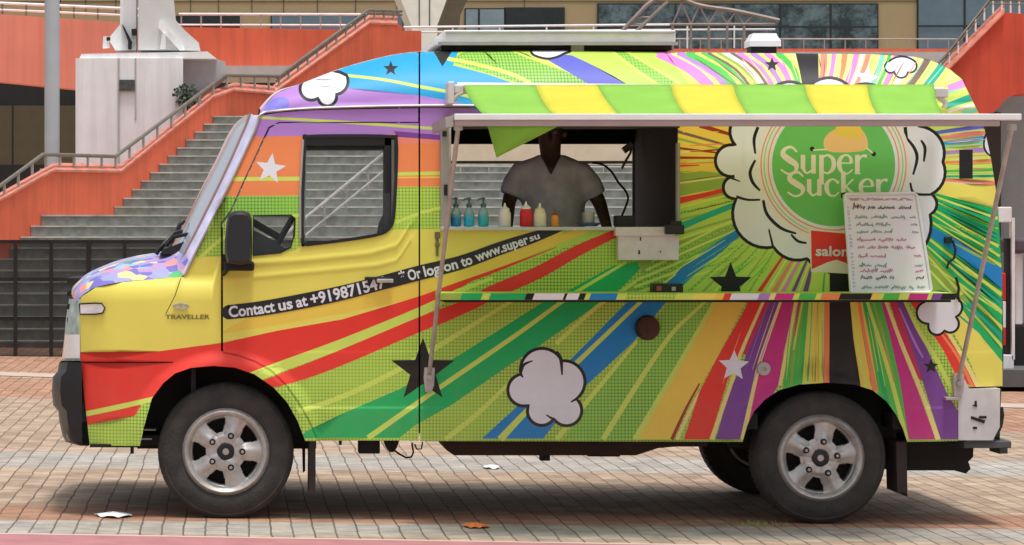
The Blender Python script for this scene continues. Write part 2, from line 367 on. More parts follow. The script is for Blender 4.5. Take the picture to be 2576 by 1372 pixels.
# --- cab
P('orange', '560,335 1120,335 1120,470 1000,470 995,490 560,494')
P('salmon', '1000,345 1120,345 1120,360 1000,362')
R('stripe', '560,451,10 760,450,10 1000,438,9 1120,436,9', 1); R('gold', '1000,447,4 1120,446,4', 1)
P('hatchd', '560,494 760,494 760,545 560,545'); R('stripe', '500,652,8 560,600,9 640,560,8 760,540,6'); R('stripe', '995,560,8 1060,535,8 1120,520,8', 1)
P('lav', '560,240 700,200 1400,205 1400,350 1108,350 1000,338 800,342 560,345')
P('purple', '990,330 1060,336 1110,340 1110,353 1000,345')
P('periw', '665,285 672,262 700,245 725,250 725,270 700,278', True)
R('stripe', '650,296,6 752,301,7 887,309,7 1054,321,7 1200,330,7')
R('seam', '665,285,3 700,281,3 780,275,4 900,272,4 1060,270,4 1250,270,4', 2)
star('white', 680, 425, 40, 8)
# --- high roof
P('cyan', '850,110 1200,110 1300,225 1280,300 1126,254 1052,241 876,223 780,215')
P('lime', '940,110 1160,110 1140,165 1226,187 1310,216 1330,240 1560,300 1800,300 1800,110 1000,110 1000,138')
P('cyan', '860,150 940,120 1045,140 1100,155 1200,180 1292,211 1340,225 1280,262 1126,254 1052,241 870,223 840,210')
P('lav', '560,300 700,200 790,215 876,222 1052,240 1126,253 1200,270 560,272')
R('stripe', '860,189,7 960,200,7 1049,217,8 1126,231,8 1200,248,8')
P('hatchd', '1125,152 1180,128 1290,125 1350,150 1440,180 1500,215 1330,216 1230,186')
R('stripe', '1125,148,9 1200,162,9 1290,188,10 1345,216,10'); R('stripe', '1280,124,6 1350,150,9 1450,185,11 1520,220,12')
P('indigo', '1350,120 1400,135 1439,140 1476,157 1590,220 1495,220 1440,188 1379,152 1330,125')
cloud('1335,128 1345,140 1375,148 1400,144 1420,135 1436,128 1436,110 1335,110', 6)
P('black', '1088,125 1140,125 1113,168')
R('hatchd', '1545,120,14 1610,165,22 1692,216,28'); R('stripe', '1560,120,5 1640,168,7 1725,220,8'); R('stripe', '1530,120,6 1590,168,7 1665,220,7')
star('black', 983, 173, 20); P('periw', '665,290 672,262 700,245 725,250 725,270 700,278', True)
puff('768,200 815,178 872,190 874,215 846,238 838,262 800,247 756,232', 8)
P('pale', '1700,110 2520,110 2480,300 1800,300 1740,230')
P('stripe', '1660,110 1700,110 1850,222 1740,222')
rays = [(1655,1790,26,'pink'),(1688,1812,9,'pale'),(1705,1832,14,'lav'),(1728,1852,18,'green'),(1750,1868,8,'stripe'),(1765,1880,8,'green'),(1780,1890,7,'brown'),(1792,1900,7,'stripe'),(1805,1908,7,'olive'),
        (1822,1922,11,'cream'),(1838,1934,7,'brown'),(1856,1946,12,'pink'),(1872,1956,7,'pale'),(1890,1968,12,'lav'),(1906,1978,6,'stripe'),(1925,1990,13,'pink'),(1940,1999,7,'pale'),(1955,2012,16,'green'),(1970,2019,6,'stripe')]
for a, b, wd, c in rays:
    m = ((a+b)/2 + 12, 172, wd)
    R(c, [(a, 132, wd), m, (b, 222, wd*1.05)])
P('black', '1998,120 2058,120 2060,222 2020,222 2012,180')
rr = [(2072,2062,16,'salmon'),(2086,2070,7,'pale'),(2098,2080,11,'pink'),(2112,2092,8,'pale'),(2126,2102,14,'orange'),(2140,2114,9,'pale'),(2156,2124,14,'pink'),(2172,2138,8,'cream'),(2186,2150,12,'salmon'),
      (2202,2165,9,'stripe'),(2222,2190,13,'mint'),(2240,2205,9,'green'),(2256,2222,12,'pink'),(2274,2236,8,'pale'),(2292,2250,13,'lilac'),(2310,2264,9,'pale'),(2344,2282,17,'brown'),(2362,2300,10,'stripe'),(2392,2326,20,'teal'),(2414,2350,9,'stripe')]
for a, b, wd, c in rr: R(c, [(a, 132, wd), ((a+b)/2+5, 175, wd), (b, 224, wd)])
P('stripe', '2350,215 2420,195 2500,190 2500,290 2340,290')
for s, c in (('2370,238,9 2450,205,14', 'mint'), ('2385,222,16 2440,205,22', 'pink'), ('2370,250,7 2460,222,10', 'stripe'), ('2378,268,14 2465,238,20', 'teal'), ('2385,282,7 2470,258,10', 'cream'), ('2420,284,9 2475,272,12', 'mint')): R(c, s, 1)
star('black', 1942, 163, 19); star('white', 2180, 197, 32, 10)
puff('2236,155 2262,143 2296,151 2306,168 2284,182 2264,196 2250,180 2226,172', 5)
rz = random.Random(21)
def fan(n, a0, a1, b0, b1, w0, w1, cols):
    for i in range(n):
        f = (i + rz.uniform(.15, .85))/n; wd = rz.uniform(.6, 1.5)
        A = (a0[0] + (a1[0]-a0[0])*f, a0[1] + (a1[1]-a0[1])*f); B = (b0[0] + (b1[0]-b0[0])*f, b0[1] + (b1[1]-b0[1])*f)
        s0, s1 = rz.uniform(0, .35), rz.uniform(.7, 1)
        q = [(A[0] + (B[0]-A[0])*t, A[1] + (B[1]-A[1])*t, (w0 + (w1-w0)*t)*wd*(.35 if t in (s0, s1) else 1)) for t in (s0, (s0+s1)/2, s1)]
        R(rz.choice(cols), q, 2)
fan(9, (2340, 490), (2330, 735), (2520, 548), (2520, 900), 3, 7, ['stripe', 'teal', 'dgreen', 'olive', 'hatchd', 'mint'])
fan(14, (2340, 322), (2360, 462), (2490, 300), (2505, 466), 1.5, 3.5, ['stripe', 'olive', 'salmon', 'lilac', 'gold', 'mint'])
fan(10, (1856, 325), (1850, 520), (1700, 325), (1700, 560), 2.5, 5, ['brown', 'gold', 'dkred', 'olive', 'stripe', 'orange'])
fan(14, (1875, 560), (1960, 650), (1640, 700), (1880, 742), 1.5, 4, ['stripe', 'hatchd', 'olive', 'green'])
fan(9, (2038, 760), (2070, 760), (2020, 975), (2072, 975), 1.2, 2.5, ['stripe', 'olive', 'gold', 'yellow'])
fan(6, (1990, 760), (2032, 760), (1966, 975), (2018, 975), 1.2, 2.5, ['stripe', 'dgreen', 'green', 'olive'])
fan(7, (2140, 760), (2215, 760), (2175, 985), (2262, 985), 1.2, 3, ['stripe', 'dgreen', 'gold', 'orange', 'olive'])
fan(5, (1885, 760), (1975, 760), (1800, 1000), (1910, 960), 1.2, 2.5, ['crimson', 'pale', 'lav'])
fan(16, (1700, 135), (1990, 135), (1830, 215), (2015, 215), 2, 3.5, ['stripe', 'pale', 'brown', 'green', 'pink'])
fan(14, (2065, 135), (2400, 140), (2060, 220), (2330, 222), 2, 3.5, ['stripe', 'pale', 'salmon', 'pink', 'brown', 'mint'])
P('black', '2413,377 2447,377 2447,450 2413,450'); P('black', '1998,120 2058,120 2060,222 2020,222 2012,180'); star('black', 1942, 163, 19); star('white', 2180, 197, 32, 10)
# --- clouds, stars, logo
puff('1310,942 1352,878 1413,908 1470,948 1450,1004 1456,1056 1393,1054 1342,1064 1330,1020 1278,988', 8)
for s in ('1310,942,8 1316,950,3', '1310,938,7 1318,918,7 1340,908,3', '1400,884,6 1411,905,9 1414,944,4', '1450,1004,7 1436,1012,3', '1393,1056,7 1374,1044,3'): R('black_top', s)
puff('2326,760 2362,734 2390,746 2420,768 2404,798 2408,828 2376,832 2346,840 2336,815 2306,788', 6)
star('black', 1064, 933, 84, 0, .40); star('black', 1838, 715, 56, 0, .42); star('white', 1846, 921, 40, 2, .45); star('black', 2342, 922, 20)
P('lilac', '1908,928 1912,917 1921,913 1930,917 1934,928 1930,938 1921,943 1912,938', True)
BIG = '1850,318 1858,270 1895,235 1935,220 1965,213 2000,215 2022,222 2050,203 2084,198 2115,203 2140,220 2200,228 2275,262 2314,313 2340,347 2357,367 2374,400 2370,457 2344,489 2342,540 2322,570 2322,600 2260,690 2150,690 2134,684 2090,684 2067,677 2030,651 2000,649 1970,640 1944,622 1904,612 1867,584 1851,540 1852,497 1827,457 1850,443 1830,433 1815,400 1827,367 1850,367 1843,345'
puff('1850,366 1838,318 1868,285 1882,228 1945,222 1985,206 2030,224 2084,196 2140,222 2200,215 2240,255 2290,262 2312,318 2362,345 2372,408 2374,455 2343,489 2356,520 2340,540 2336,600 2310,640 2230,700 2150,684 2110,690 2067,677 2045,665 2030,651 1985,652 1946,622 1885,612 1852,500 1820,478 1848,444 1800,410', 8)
for s in ('1907,320,8 1897,350,8 1900,387,5', '1900,403,6 1887,433,8 1894,460,8 1912,480,5', '1830,445,6 1862,457,3', '1852,495,7 1880,503,6 1912,503,5', '1920,504,7 1930,540,8 1964,574,8 2003,588,5',
          '1934,577,4 1944,619,6', '1990,590,5 2007,607,7 2029,612,5', '2277,320,9 2280,347,8', '2280,347,6 2300,373,8 2307,400,8 2297,440,5', '2317,353,5 2327,373,8 2324,407,5',
          '2290,460,5 2300,487,7 2344,490,6', '1985,214,4 2010,222,3'): R('black_top', s)
def disc(c, cx, cy, r, n=64): LAY.append((c, [(cx + r*math.cos(2*math.pi*i/n), cy + r*math.sin(2*math.pi*i/n)) for i in range(n)]))
for r, c in ((195,'cream'),(189,'white'),(184,'salmon'),(181,'cream'),(176,'mint'),(173,'cream'),(166,'salmon'),(163,'white'),(155,'logo')): disc(c, 2097, 415, r)
P('peach', '2078,378 2072,355 2085,335 2105,322 2118,300 2150,300 2165,322 2180,345 2182,372 2160,382 2110,384', True)
P('gold', '2100,330 2118,300 2150,300 2168,330 2160,350 2130,345 2112,342', True)
disc('black', 2043, 375, 6, 10); disc('black', 2198, 388, 6, 10)
R('cream', '2045,378,3 2080,376,4'); R('cream', '2180,372,4 2196,386,3')
GL = {'S': (1.0, ['.92,1.15,.1 .6,1.42,.14 .2,1.3,.2 .12,1.0,.32 .5,.72,.36 .88,.45,.3 .8,.1,.14 .4,-.02,.12 -.02,.22,.1']),
      'u': (.95, ['.15,1,.26 .15,.25,.26', '.15,.3,.2 .35,.02,.12 .68,.18,.12', '.76,1,.26 .76,0,.26']),
      'p': (.95, ['.15,1,.26 .15,-.55,.26', '.2,.85,.12 .5,.99,.12 .83,.75,.24 .83,.28,.24 .5,.01,.12 .2,.15,.1', '-.02,-.55,.07 .34,-.55,.07']),
      'e': (.9, ['.1,.56,.08 .84,.56,.08', '.82,.56,.2 .76,.86,.16 .5,1,.1 .18,.8,.22 .12,.4,.26 .3,.06,.16 .6,0,.1 .9,.22,.06']),
      'r': (.75, ['.15,1,.26 .15,0,.26', '.2,.65,.1 .42,.94,.12 .7,.92,.2', '0,0,.07 .34,0,.07']),
      'c': (.85, ['.84,.76,.18 .5,1,.1 .18,.8,.22 .12,.4,.26 .3,.06,.16 .6,0,.1 .86,.22,.06']),
      'k': (.95, ['.15,1.45,.26 .15,0,.26', '.22,.48,.08 .75,1,.1', '.32,.55,.1 .82,0,.26'])}
def logo_word(word, x0, x1, base, xh, c):
    tot = sum(GL[ch][0] + .12 for ch in word); sc = (x1-x0)/tot; x = x0
    for ch in word:
        wd, st = GL[ch]
        for t in st:
            R(c, [(x + a*sc, base - b*xh, q*sc*1.02) for a, b, q in S(t)], 3)
        x += (wd + .12)*sc
logo_word('Super', 1965, 2188, 437, 47, 'cream'); logo_word('Sucker', 1982, 2240, 493, 42, 'cream')
P('cream', '2034,576 2150,585 2150,690 2040,684'); P('red', '2040,580 2150,590 2150,686 2128,662 2105,654 2082,660 2042,678')
# seams and creases
for s in ('1055,300,2 1055,745,2', '1055,745,2 1055,1108,2', '150,912,3 205,912,3 435,912,3', '455,700,2 440,745,2 417,790,2', '1055,130,2 1055,268,2'): R('seam', s, 1)

RING = 'vinyl_black'
def wmat(c):
    if c in ('black_ring', 'black_top'): return MATS[RING]
    if c == 'seam': return seam
    return MATS['vinyl_' + c]

# ================================================================== van body surface: depth of the side skin at (u, v)
TOP = S('640,292 655,278 696,234 752,213 819,187 876,167 963,144 1020,134 1087,130 1400,128 1800,133 2200,137 2300,143 2345,153 2390,175 2420,200 2442,245 2462,285 2478,330 2493,400 2504,470 2513,560 2521,700 2524,900 2519,975 2515,1108')
tx = [p[0] for p in TOP[:15]]; ty = [p[1] for p in TOP[:15]]
def vtop(u): return float(np.interp(u, tx, ty))
def vrail(u): return float(np.interp(u, [640, 700, 900, 2600], [294, 283, 274, 272]))
def sst(x): x = max(0., min(1., x)); return x*x*(3-2*x)
def ell(u, v, cx, cy, rx, ry): return math.hypot((u-cx)/rx, (v-cy)/ry)
def ys(u, v):
    y = .06*sst((610-v)/340)
    vr = vrail(u)
    if v < vr and u > 640:
        vt = min(vtop(u), vr-2); t = min(1, (vr-v)/(vr-vt)); k = min(1, (vr-vt)/142)
        y += .015*sst(t*6) + .42*k*(1 - math.sqrt(max(0, 1 - .985*t*t)))
    if u < 300: y += .20*((300-u)/135)**2
    if u > 2430: y += .10*((u-2430)/90)**2
    # wheel arch flares
    for cx, cy, rx, ry, am in ((565, 1120, 205, 200, .035), (2065, 1135, 195, 175, .025)):
        e = ell(u, v, cx, cy, rx, ry)
        if e < 1.3: y -= am*(1 - sst((e-1.0)/.22))
    # door crease and sill steps
    if 560 < u < 1053:
        c1 = float(np.interp(u, [560, 760, 930, 1000, 1035], [668, 655, 638, 618, 560])); c2 = float(np.interp(u, [560, 760, 950, 1000, 1035], [705, 686, 668, 655, 600]))
        d = v-c1; y -= .005*math.exp(-(d/8)**2); d = v-c2; y -= .004*math.exp(-(d/7)**2)
    if u > 740: y -= .0055*sst((v-1021)/9.5); y -= .0015*sst((v-881)/9)
    if v < 640 and u < 560: pass
    if 200 < u < 560 and v < 760: y += .05*sst((760-v)/70)**2
    return y
def W(u, v, Y=None): return at(u, v, ys(u, v) if Y is None else Y)
def wnorm(u, v):
    e = .8; a = W(u+e, v) - W(u-e, v); b = W(u, v-e) - W(u, v+e)
    n = a.cross(b); n.normalize(); return n if n.y < 0 else -n

ARCH_F = '352,1122 362,1075 382,1003 410,965 440,940 480,926 536,921 590,925 640,942 688,975 722,1012 748,1058 768,1110'
ARCH_R = '1868,1112 1880,1070 1897,1035 1925,1005 1960,982 2010,968 2080,963 2150,968 2195,982 2230,1010 2255,1045 2272,1080 2282,1112'
CAB = S('203,748 240,724 310,710 385,703 463,697 500,622 560,502 640,332 655,292 700,284 780,278 900,275 1052,273 1052,307 702,307 675,320 667,338 612,456 581,527 556,562 556,884 600,892 642,907 683,930 719,964 750,1006 780,1058 802,1110') + S(ARCH_F)[::-1] + S('226,1122 212,1000 205,915 200,900 198,800')
DOOR = S('561,565 586,527 616,457 671,340 679,323 703,310 1053,310 1053,1109 798,1109 775,1060 745,1010 715,968 680,935 640,912 600,897 561,890')
ROOF = [(p[0], p[1]) for p in TOP[1:8]] + [(1053, 131), (1053, 271), (900, 272), (780, 276), (700, 281), (655, 289)]
SIDE = S('1057,131') + [(p[0], p[1]) for p in TOP[9:-3]] + S('2522,972 2412,975 2410,1110') + S(ARCH_R)[::-1] + S('1057,1110')
PANELS = [('cab_side', CAB), ('front_door', DOOR), ('cab_roof', ROOF), ('body_side', SIDE)]
WIN_D = catmull(S('764,352 772,340 880,338 985,340 1001,352 1000,450 994,545 984,575 960,592 900,604 800,617 768,619 757,608 758,480'), True, 3)
WIN_Q = S('636,542 732,540 744,550 742,592 732,624 706,638 636,645')
WIN_S = S('1113,322 1705,322 1705,571 1113,571')
HOLES = [WIN_D, WIN_Q, WIN_S]
def farpx(x, y, Y=1.86):
    k = (DIST+Y)/DIST; return (FX + (x-FX)*k, FY + (y-FY)*k)
FWIN_D = [farpx(*p) for p in S('764,378 962,378 966,400 964,560 955,590 900,602 764,608')]
FWIN_Q = [farpx(*p) for p in S('628,545 740,545 736,618 708,632 628,640')]
FWIN_S = [farpx(*p) for p in S('1122,363 1592,363 1592,640 1122,640')]
FHOLES = [FWIN_D, FWIN_Q, FWIN_S]

def pip(px, py, poly):
    x = np.array([p[0] for p in poly]); y = np.array([p[1] for p in poly]); n = len(x); ins = np.zeros(len(px), bool)
    for i in range(n):
        j = i-1
        if y[i] == y[j]: continue
        c = (y[i] > py) != (y[j] > py)
        xi = (x[j]-x[i])*(py-y[i])/(y[j]-y[i]) + x[i]
        ins ^= c & (px < xi)
    return ins
verts, edges = [], []
def cadd(poly, closed=True):
    b = len(verts); n = len(poly)
    verts.extend([Vector((float(a), float(c))) for a, c in poly])
    edges.extend([(b+i, b+(i+1) % n) for i in range(n if closed else n-1)])
def clipbb(poly): return [(min(2620, max(90, a)), min(1140, max(105, b))) for a, b in poly]
def inskin(x, y): return 140 < x < 2530 and 100 < y < 1130
LAY = [(c, clipbb(p)) for c, p in LAY]
for nme, p in PANELS: cadd(p)
for p in HOLES + FHOLES: cadd(p)
for c, p in LAY: cadd(p)
gx, gy = [], []
for u in np.arange(150, 2530, 24):
    for v in list(np.arange(128, 275, 9)) + list(np.arange(280, 1120, 24)): gx.append(u + .37); gy.append(v + .21)
for cx, cy, rx, ry in ((565, 1120, 205, 200), (2065, 1135, 195, 175)):
    for e in np.linspace(.97, 1.25, 9):
        for t in np.linspace(math.pi, 2*math.pi, 50): gx.append(cx + rx*e*math.cos(t)); gy.append(cy + ry*e*math.sin(t))
for c in ([560, 760, 930, 1000, 1035], [668, 655, 638, 618, 560]), ([560, 760, 950, 1000, 1035], [705, 686, 668, 655, 600]):
    for d in (-13, -9, -5, 0, 5, 9, 13): cadd([(u, float(np.interp(u, *c)) + d) for u in np.arange(565, 1034, 12)], False)
for v in (881, 884, 887, 890, 1021, 1024, 1027, 1030.5): cadd([(u, v) for u in np.arange(745, 2519, 16)], False)
for v in (263, 267, 270): cadd([(u, v) for u in np.arange(910, 2440, 20)], False)
verts.extend([Vector((float(a), float(b))) for a, b in zip(gx, gy)])
cv, ce, cf, *_ = delaunay_2d_cdt(verts, edges, [], 0, 1e-3)
CV = np.array([(v.x, v.y) for v in cv]); CF = np.array(cf)
cen = CV[CF].mean(axis=1); cxx, cyy = cen[:, 0], cen[:, 1]
def paint(skip_logo):
    col = np.zeros(len(CF), int); names = ['lime']; top = np.zeros(len(CF), int)
    for li, (c, p) in enumerate(LAY):
        if skip_logo and c in ('cream', 'logo', 'peach', 'mint') and len(p) > 0 and p[0][0] > 1900: continue
        if c not in names: names.append(c)
        xs = [q[0] for q in p]; yy = [q[1] for q in p]
        sel = np.where((cxx > min(xs)) & (cxx < max(xs)) & (cyy > min(yy)) & (cyy < max(yy)))[0]
        if len(sel) == 0: continue
        # ribbons may overlap themselves: use non-zero winding by testing quads
        if c in ('black_ring',):
            n = len(p)//2; ins = np.zeros(len(sel), bool)
            for i in range(n-1):
                q = [p[i], p[i+1], p[len(p)-2-i], p[len(p)-1-i]]
                xs2 = [t[0] for t in q]; ys2 = [t[1] for t in q]
                s2 = (cxx[sel] > min(xs2)) & (cxx[sel] < max(xs2)) & (cyy[sel] > min(ys2)) & (cyy[sel] < max(ys2))
                if s2.any():
                    w2 = np.where(s2)[0]; ins[w2] |= pip(cxx[sel][w2], cyy[sel][w2], q)
        else: ins = pip(cxx[sel], cyy[sel], p)
        col[sel[ins]] = names.index(c)
    return col, names
area = np.abs((CV[CF[:, 1], 0]-CV[CF[:, 0], 0])*(CV[CF[:, 2], 1]-CV[CF[:, 0], 1]) - (CV[CF[:, 2], 0]-CV[CF[:, 0], 0])*(CV[CF[:, 1], 1]-CV[CF[:, 0], 1]))
def wrap_mesh(name, mask, col, names, far, parent):
    idx = np.where(mask & (area > 1e-4))[0]
    used = np.unique(CF[idx]); remap = {int(v): i for i, v in enumerate(used)}
    vs, ns = [], []
    for v in used:
        u, vv = CV[v]; p = W(u, vv); n = wnorm(u, vv)
        if far: p = Vector((p.x, 1.9 - p.y, p.z)); n = Vector((n.x, -n.y, n.z))
        vs.append(p); ns.append(n)
    fs = []
    for i in idx:
        t = [remap[int(k)] for k in CF[i]]
        a, b, c = (vs[k] for k in t); nn = (b-a).cross(c-a)
        if (nn.y > 0) != far: t = t[::-1]
        fs.append(t)
    me = bpy.data.meshes.new(name); me.from_pydata(vs, [], fs)
    uc = sorted(set(int(c) for c in col[idx]))
    for c in uc: me.materials.append(wmat(names[c]))
    me.polygons.foreach_set('material_index', [uc.index(int(col[i])) for i in idx])
    me.polygons.foreach_set('use_smooth', [True]*len(fs)); me.update()
    me.normals_split_custom_set_from_vertices([tuple(n) for n in ns])
    return link(name, me, parent)

VAN = empty('food_van', (0, 0, 0), 'rainbow sunburst wrapped high roof food van with open serving window, parked on the pavers', 'food van')
inhole = np.zeros(len(CF), bool)
for h in HOLES: inhole |= pip(cxx, cyy, h)
infar = np.zeros(len(CF), bool)
for h in FHOLES: infar |= pip(cxx, cyy, h)
colA, namesA = paint(False); colB, namesB = paint(True)
for nme, p in PANELS:
    m = pip(cxx, cyy, p)
    o = wrap_mesh(nme, m & ~inhole, colA, namesA, False, VAN)
    if nme == 'front_door': NEAR_DOOR = o; tag(o, 'near side cab door in yellow, red and green wrap')
    wrap_mesh(nme, m & ~infar, colB, namesB, True, VAN)

# text on the wrap (its own black band is laid with it)
def on_path(pts, s):
    acc = 0
    for i in range(len(pts)-1):
        a, b = pts[i], pts[i+1]; l = math.hypot(b[0]-a[0], b[1]-a[1])
        if acc + l >= s or i == len(pts)-2:
            t = (s-acc)/l; dx, dy = (b[0]-a[0])/l, (b[1]-a[1])/l
            return a[0] + dx*l*t, a[1] + dy*l*t, dx, dy
        acc += l
def skin_text(mb, runs, path, lift=.0035):
    """runs: (string, start arc, end arc, cap height px)"""
    for s, s0, s1, hgt in runs:
        V, Fc = text_mesh(s, 1, .028)
        x0 = min(v[0] for v in V); x1 = max(v[0] for v in V); k = (s1-s0)/(x1-x0)
        out = []
        for x, y in V:
            px, py, dx, dy = on_path(path, s0 + (x-x0)*k)
            h = (y-.33)*hgt/.7
            u, v = px + dy*h, py - dx*h
            p = at(u, v, ys(u, v) - lift); out.append(p)
        mb.add(out, Fc)
TP = catmull(S('574,786,36 660,776,37 767,757,38 862,737,37 960,712,36 1055,687,37 1159,661,35 1259,625,33 1340,598,28 1400,579,16 1428,571,4'), False, 6)
white_txt = mat('white_lettering', (208, 208, 214), .5, var=.03)
bandm = mat('black_lettering_band', (28, 28, 32), .4, var=.1)
mb = M(bandm)
rib = ribbon(TP, 1); n = len(TP)
rnd = random.Random(3)
for i in range(n-1):
    q = [rib[i], rib[i+1], rib[2*n-2-i], rib[2*n-1-i]]
    if max(a[1] for a in q[:2]) < 572: continue
    mb.add([at(a, max(b, 573) if a > 1113 else b, ys(a, max(b, 573)) - .0018) for a, b in q], [(0, 1, 2, 3)])
for k in range(14):        # rounded front end
    a0 = math.pi/2 + math.pi*k/14; a1 = math.pi/2 + math.pi*(k+1)/14
    mb.add([at(576, 786, ys(576, 786)-.0018)] + [at(576+18*math.cos(a), 786+18*math.sin(a), ys(576, 786)-.0018) for a in (a0, a1)], [(0, 1, 2)])
mb.build('lettering_band', VAN, fix=False)
mb = M(white_txt)
skin_text(mb, [('Contact', 1, 118, 27), ('us', 127, 163, 27), ('at', 172, 201, 27), ('+919871547', 209, 402, 28), ('*', 440, 456, 30), ('Or', 462, 495, 26), ('log', 503, 544, 26), ('on', 554, 590, 25), ('to', 599, 628, 25), ('www.super', 638, 778, 24), ('su', 782, 808, 16)], [(a, b) for a, b, c in TP])
mb.build('contact_lettering', VAN, fix=False)
mb = M(mat('badge_metal', (120, 112, 70), .35, .5, var=.1))
skin_text(mb, [('TRAVELLER', 0, 112, 11)], [(416, 798), (535, 798)], .006)
mb.build('model_badge', VAN, fix=False)
mb = M(chrome)
for rr_, q in ((19, 1.0), (14, .55)):
    mb.tube([at(455 + rr_*math.cos(t), 771 + rr_*.36*math.sin(t), ys(455, 771)-.008) for t in np.linspace(0, 2*math.pi, 25)], .0035, 6)
mb.tube([at(455, 763, ys(455, 771)-.008), at(455, 779, ys(455, 771)-.008)], .004, 6)
mb.build('side_emblem', VAN)
mb = M(white_txt)
skin_text(mb, [('saloni', 0, 92, 24)], [(2052, 632), (2160, 634)], .003)
mb.build('red_tag_lettering', VAN, fix=False)

# ================================================================== the rest of the van
vy, vl, vlav, vw, vred, vpurple = (MATS['vinyl_' + k] for k in ('yellow', 'lime', 'lav', 'white', 'red', 'purple'))
def both(p): return p, Vector((p.x, 1.9 - p.y, p.z))
def across(p, n=9, crown=.02, fwd=0.0, cz=True):
    """points from the near edge p across the van to its mirror image, bulging up (crown) and forward (fwd)"""
    q = Vector((p.x, 1.9 - p.y, p.z)); out = []
    for k in range(n):
        t = k/(n-1); b = 1 - (2*t-1)**2
        out.append(p.lerp(q, t) + Vector((-fwd*b, 0, crown*b)))
    return out
# roof skin and rear wall
rows = []
for u, v in catmull([(p[0], p[1]) for p in TOP[1:15]], False, 4): rows.append(across(W(u, v + .5), 9, .02 if u > 760 else .02 + .02*(760-u)/100))
mb = M(mat('roof_paint', (196, 190, 186), .5, var=.12, scale=4)); mb.loft(rows); mb.build('roof_skin', VAN, 60)
rows = [across(W(u, v), 9, 0, -.03) for u, v in catmull([(p[0], p[1]) for p in TOP[14:]], False, 3)]
mb = M(MATS['vinyl_dgreen']); mb.loft(rows); mb.build('rear_wall', VAN, 60)
mb = M(mat('weathered_white', (190, 186, 184), .6, var=.2))
for a, b in (((2405, 1110), (2515, 972)),):
    mb.add([at(2411, 1108, .0), at(2498, 1108, .02), at(2515, 1075, .04), at(2516, 978, .04), at(2438, 978, .0), at(2427, 955, -.004), at(2411, 978, -.004)], [tuple(range(7))])
mb.prism(S('2411,1108 2498,1108 2513,1075 2516,978 2438,978 2427,955 2411,985'), -.012, .10); mb.build('rear_corner_panel', VAN)
mb = M(blackm); mb.pbox(2463, 1047, 2482, 1053, -.0155, -.0125); mb.prism(S('2444,1047 2478,1058 2476,1066 2442,1054'), -.016, -.0125); mb.prism(S('2452,1010 2457,1008 2458,1025 2446,1021 2452,1018'), -.016, -.0125)
mb.pbox(2448, 1074, 2458, 1080, -.016, -.0125); mb.build('corner_marking', VAN)
mb = M(dark); mb.tube([at(2517, 1025, .06), at(2520, 1045, .06), at(2516, 1070, .06), at(2503, 1100, .06)], .014); mb.build('rear_lamp_guard', VAN)

# hood
HE = S('190,762 203,747 222,733 245,722 310,709 385,703 455,698 478,660')      # side edge of the hood
HT = S('178,742 183,722 205,700 232,684 286,662 340,648 400,638 440,625')      # centre line
rows = []
for (u, v), (a, b) in zip(catmull(HE, False, 4), catmull(HT, False, 4)):
    p = W(u, v); c = at(a, b, .62); f = at((u+a*2)/3, (v + b*2)/3, ys(u, v) + .16)
    q = [p, p.lerp(f, .5) + Vector((0, -.02, .012)), f, f.lerp(c, .5) + Vector((0, 0, .01)), c, Vector((c.x - .005, .95, c.z + .005))]
    rows.append(q + [Vector((t.x, 1.9 - t.y, t.z)) for t in q[-2::-1]])
hood_m = mat('vinyl_lavender_swirl', (178, 172, 220), .5, var=0, spec=.3)
n_ = hood_m.node_tree; p_ = n_.nodes['Principled BSDF']; tc_ = n_.nodes.new('ShaderNodeTexCoord')
vo = n_.nodes.new('ShaderNodeTexVoronoi'); vo.inputs['Scale'].default_value = 15; vo.inputs['Randomness'].default_value = 1
mp_ = n_.nodes.new('ShaderNodeMapping'); mp_.inputs['Scale'].default_value = (1, 1, 1.5); n_.links.new(tc_.outputs['Object'], mp_.inputs[0]); n_.links.new(mp_.outputs[0], vo.inputs[0])
sr = n_.nodes.new('ShaderNodeSeparateColor'); n_.links.new(vo.outputs['Color'], sr.inputs[0])
cr = n_.nodes.new('ShaderNodeValToRGB'); cr.color_ramp.interpolation = 'CONSTANT'
stops = [(0, (150, 140, 190)), (.26, (170, 140, 180)), (.38, (112, 106, 175)), (.50, (140, 180, 200)), (.60, (225, 140, 140)), (.70, (85, 170, 110)), (.79, (150, 150, 190)), (.90, (205, 200, 140))]
for i, (t, c) in enumerate(stops):
    e = cr.color_ramp.elements[i] if i < 2 else cr.color_ramp.elements.new(t)
    e.position = t; e.color = alb(c)
n_.links.new(sr.outputs[0], cr.inputs[0]); n_.links.new(cr.outputs[0], p_.inputs['Base Color'])
mb = M(hood_m); mb.loft(rows); mb.build('hood', VAN, 70)
# cowl, wiper
mb = M(dark); mb.tube([at(392, 640, .4), at(400, 628, .4), at(415, 612, .42), at(436, 588, .45), at(456, 582, .5)], .012); mb.tube([at(418, 618, .35), at(438, 596, .35), at(470, 590, .32), at(486, 590, .3)], .010)
mb.tube([at(444, 585, .6), at(452, 566, .6), at(462, 556, .62)], .012)
mb.prism(S('400,640 412,628 470,605 488,602 470,640'), .3, 1.6); mb.build('wiper', VAN)
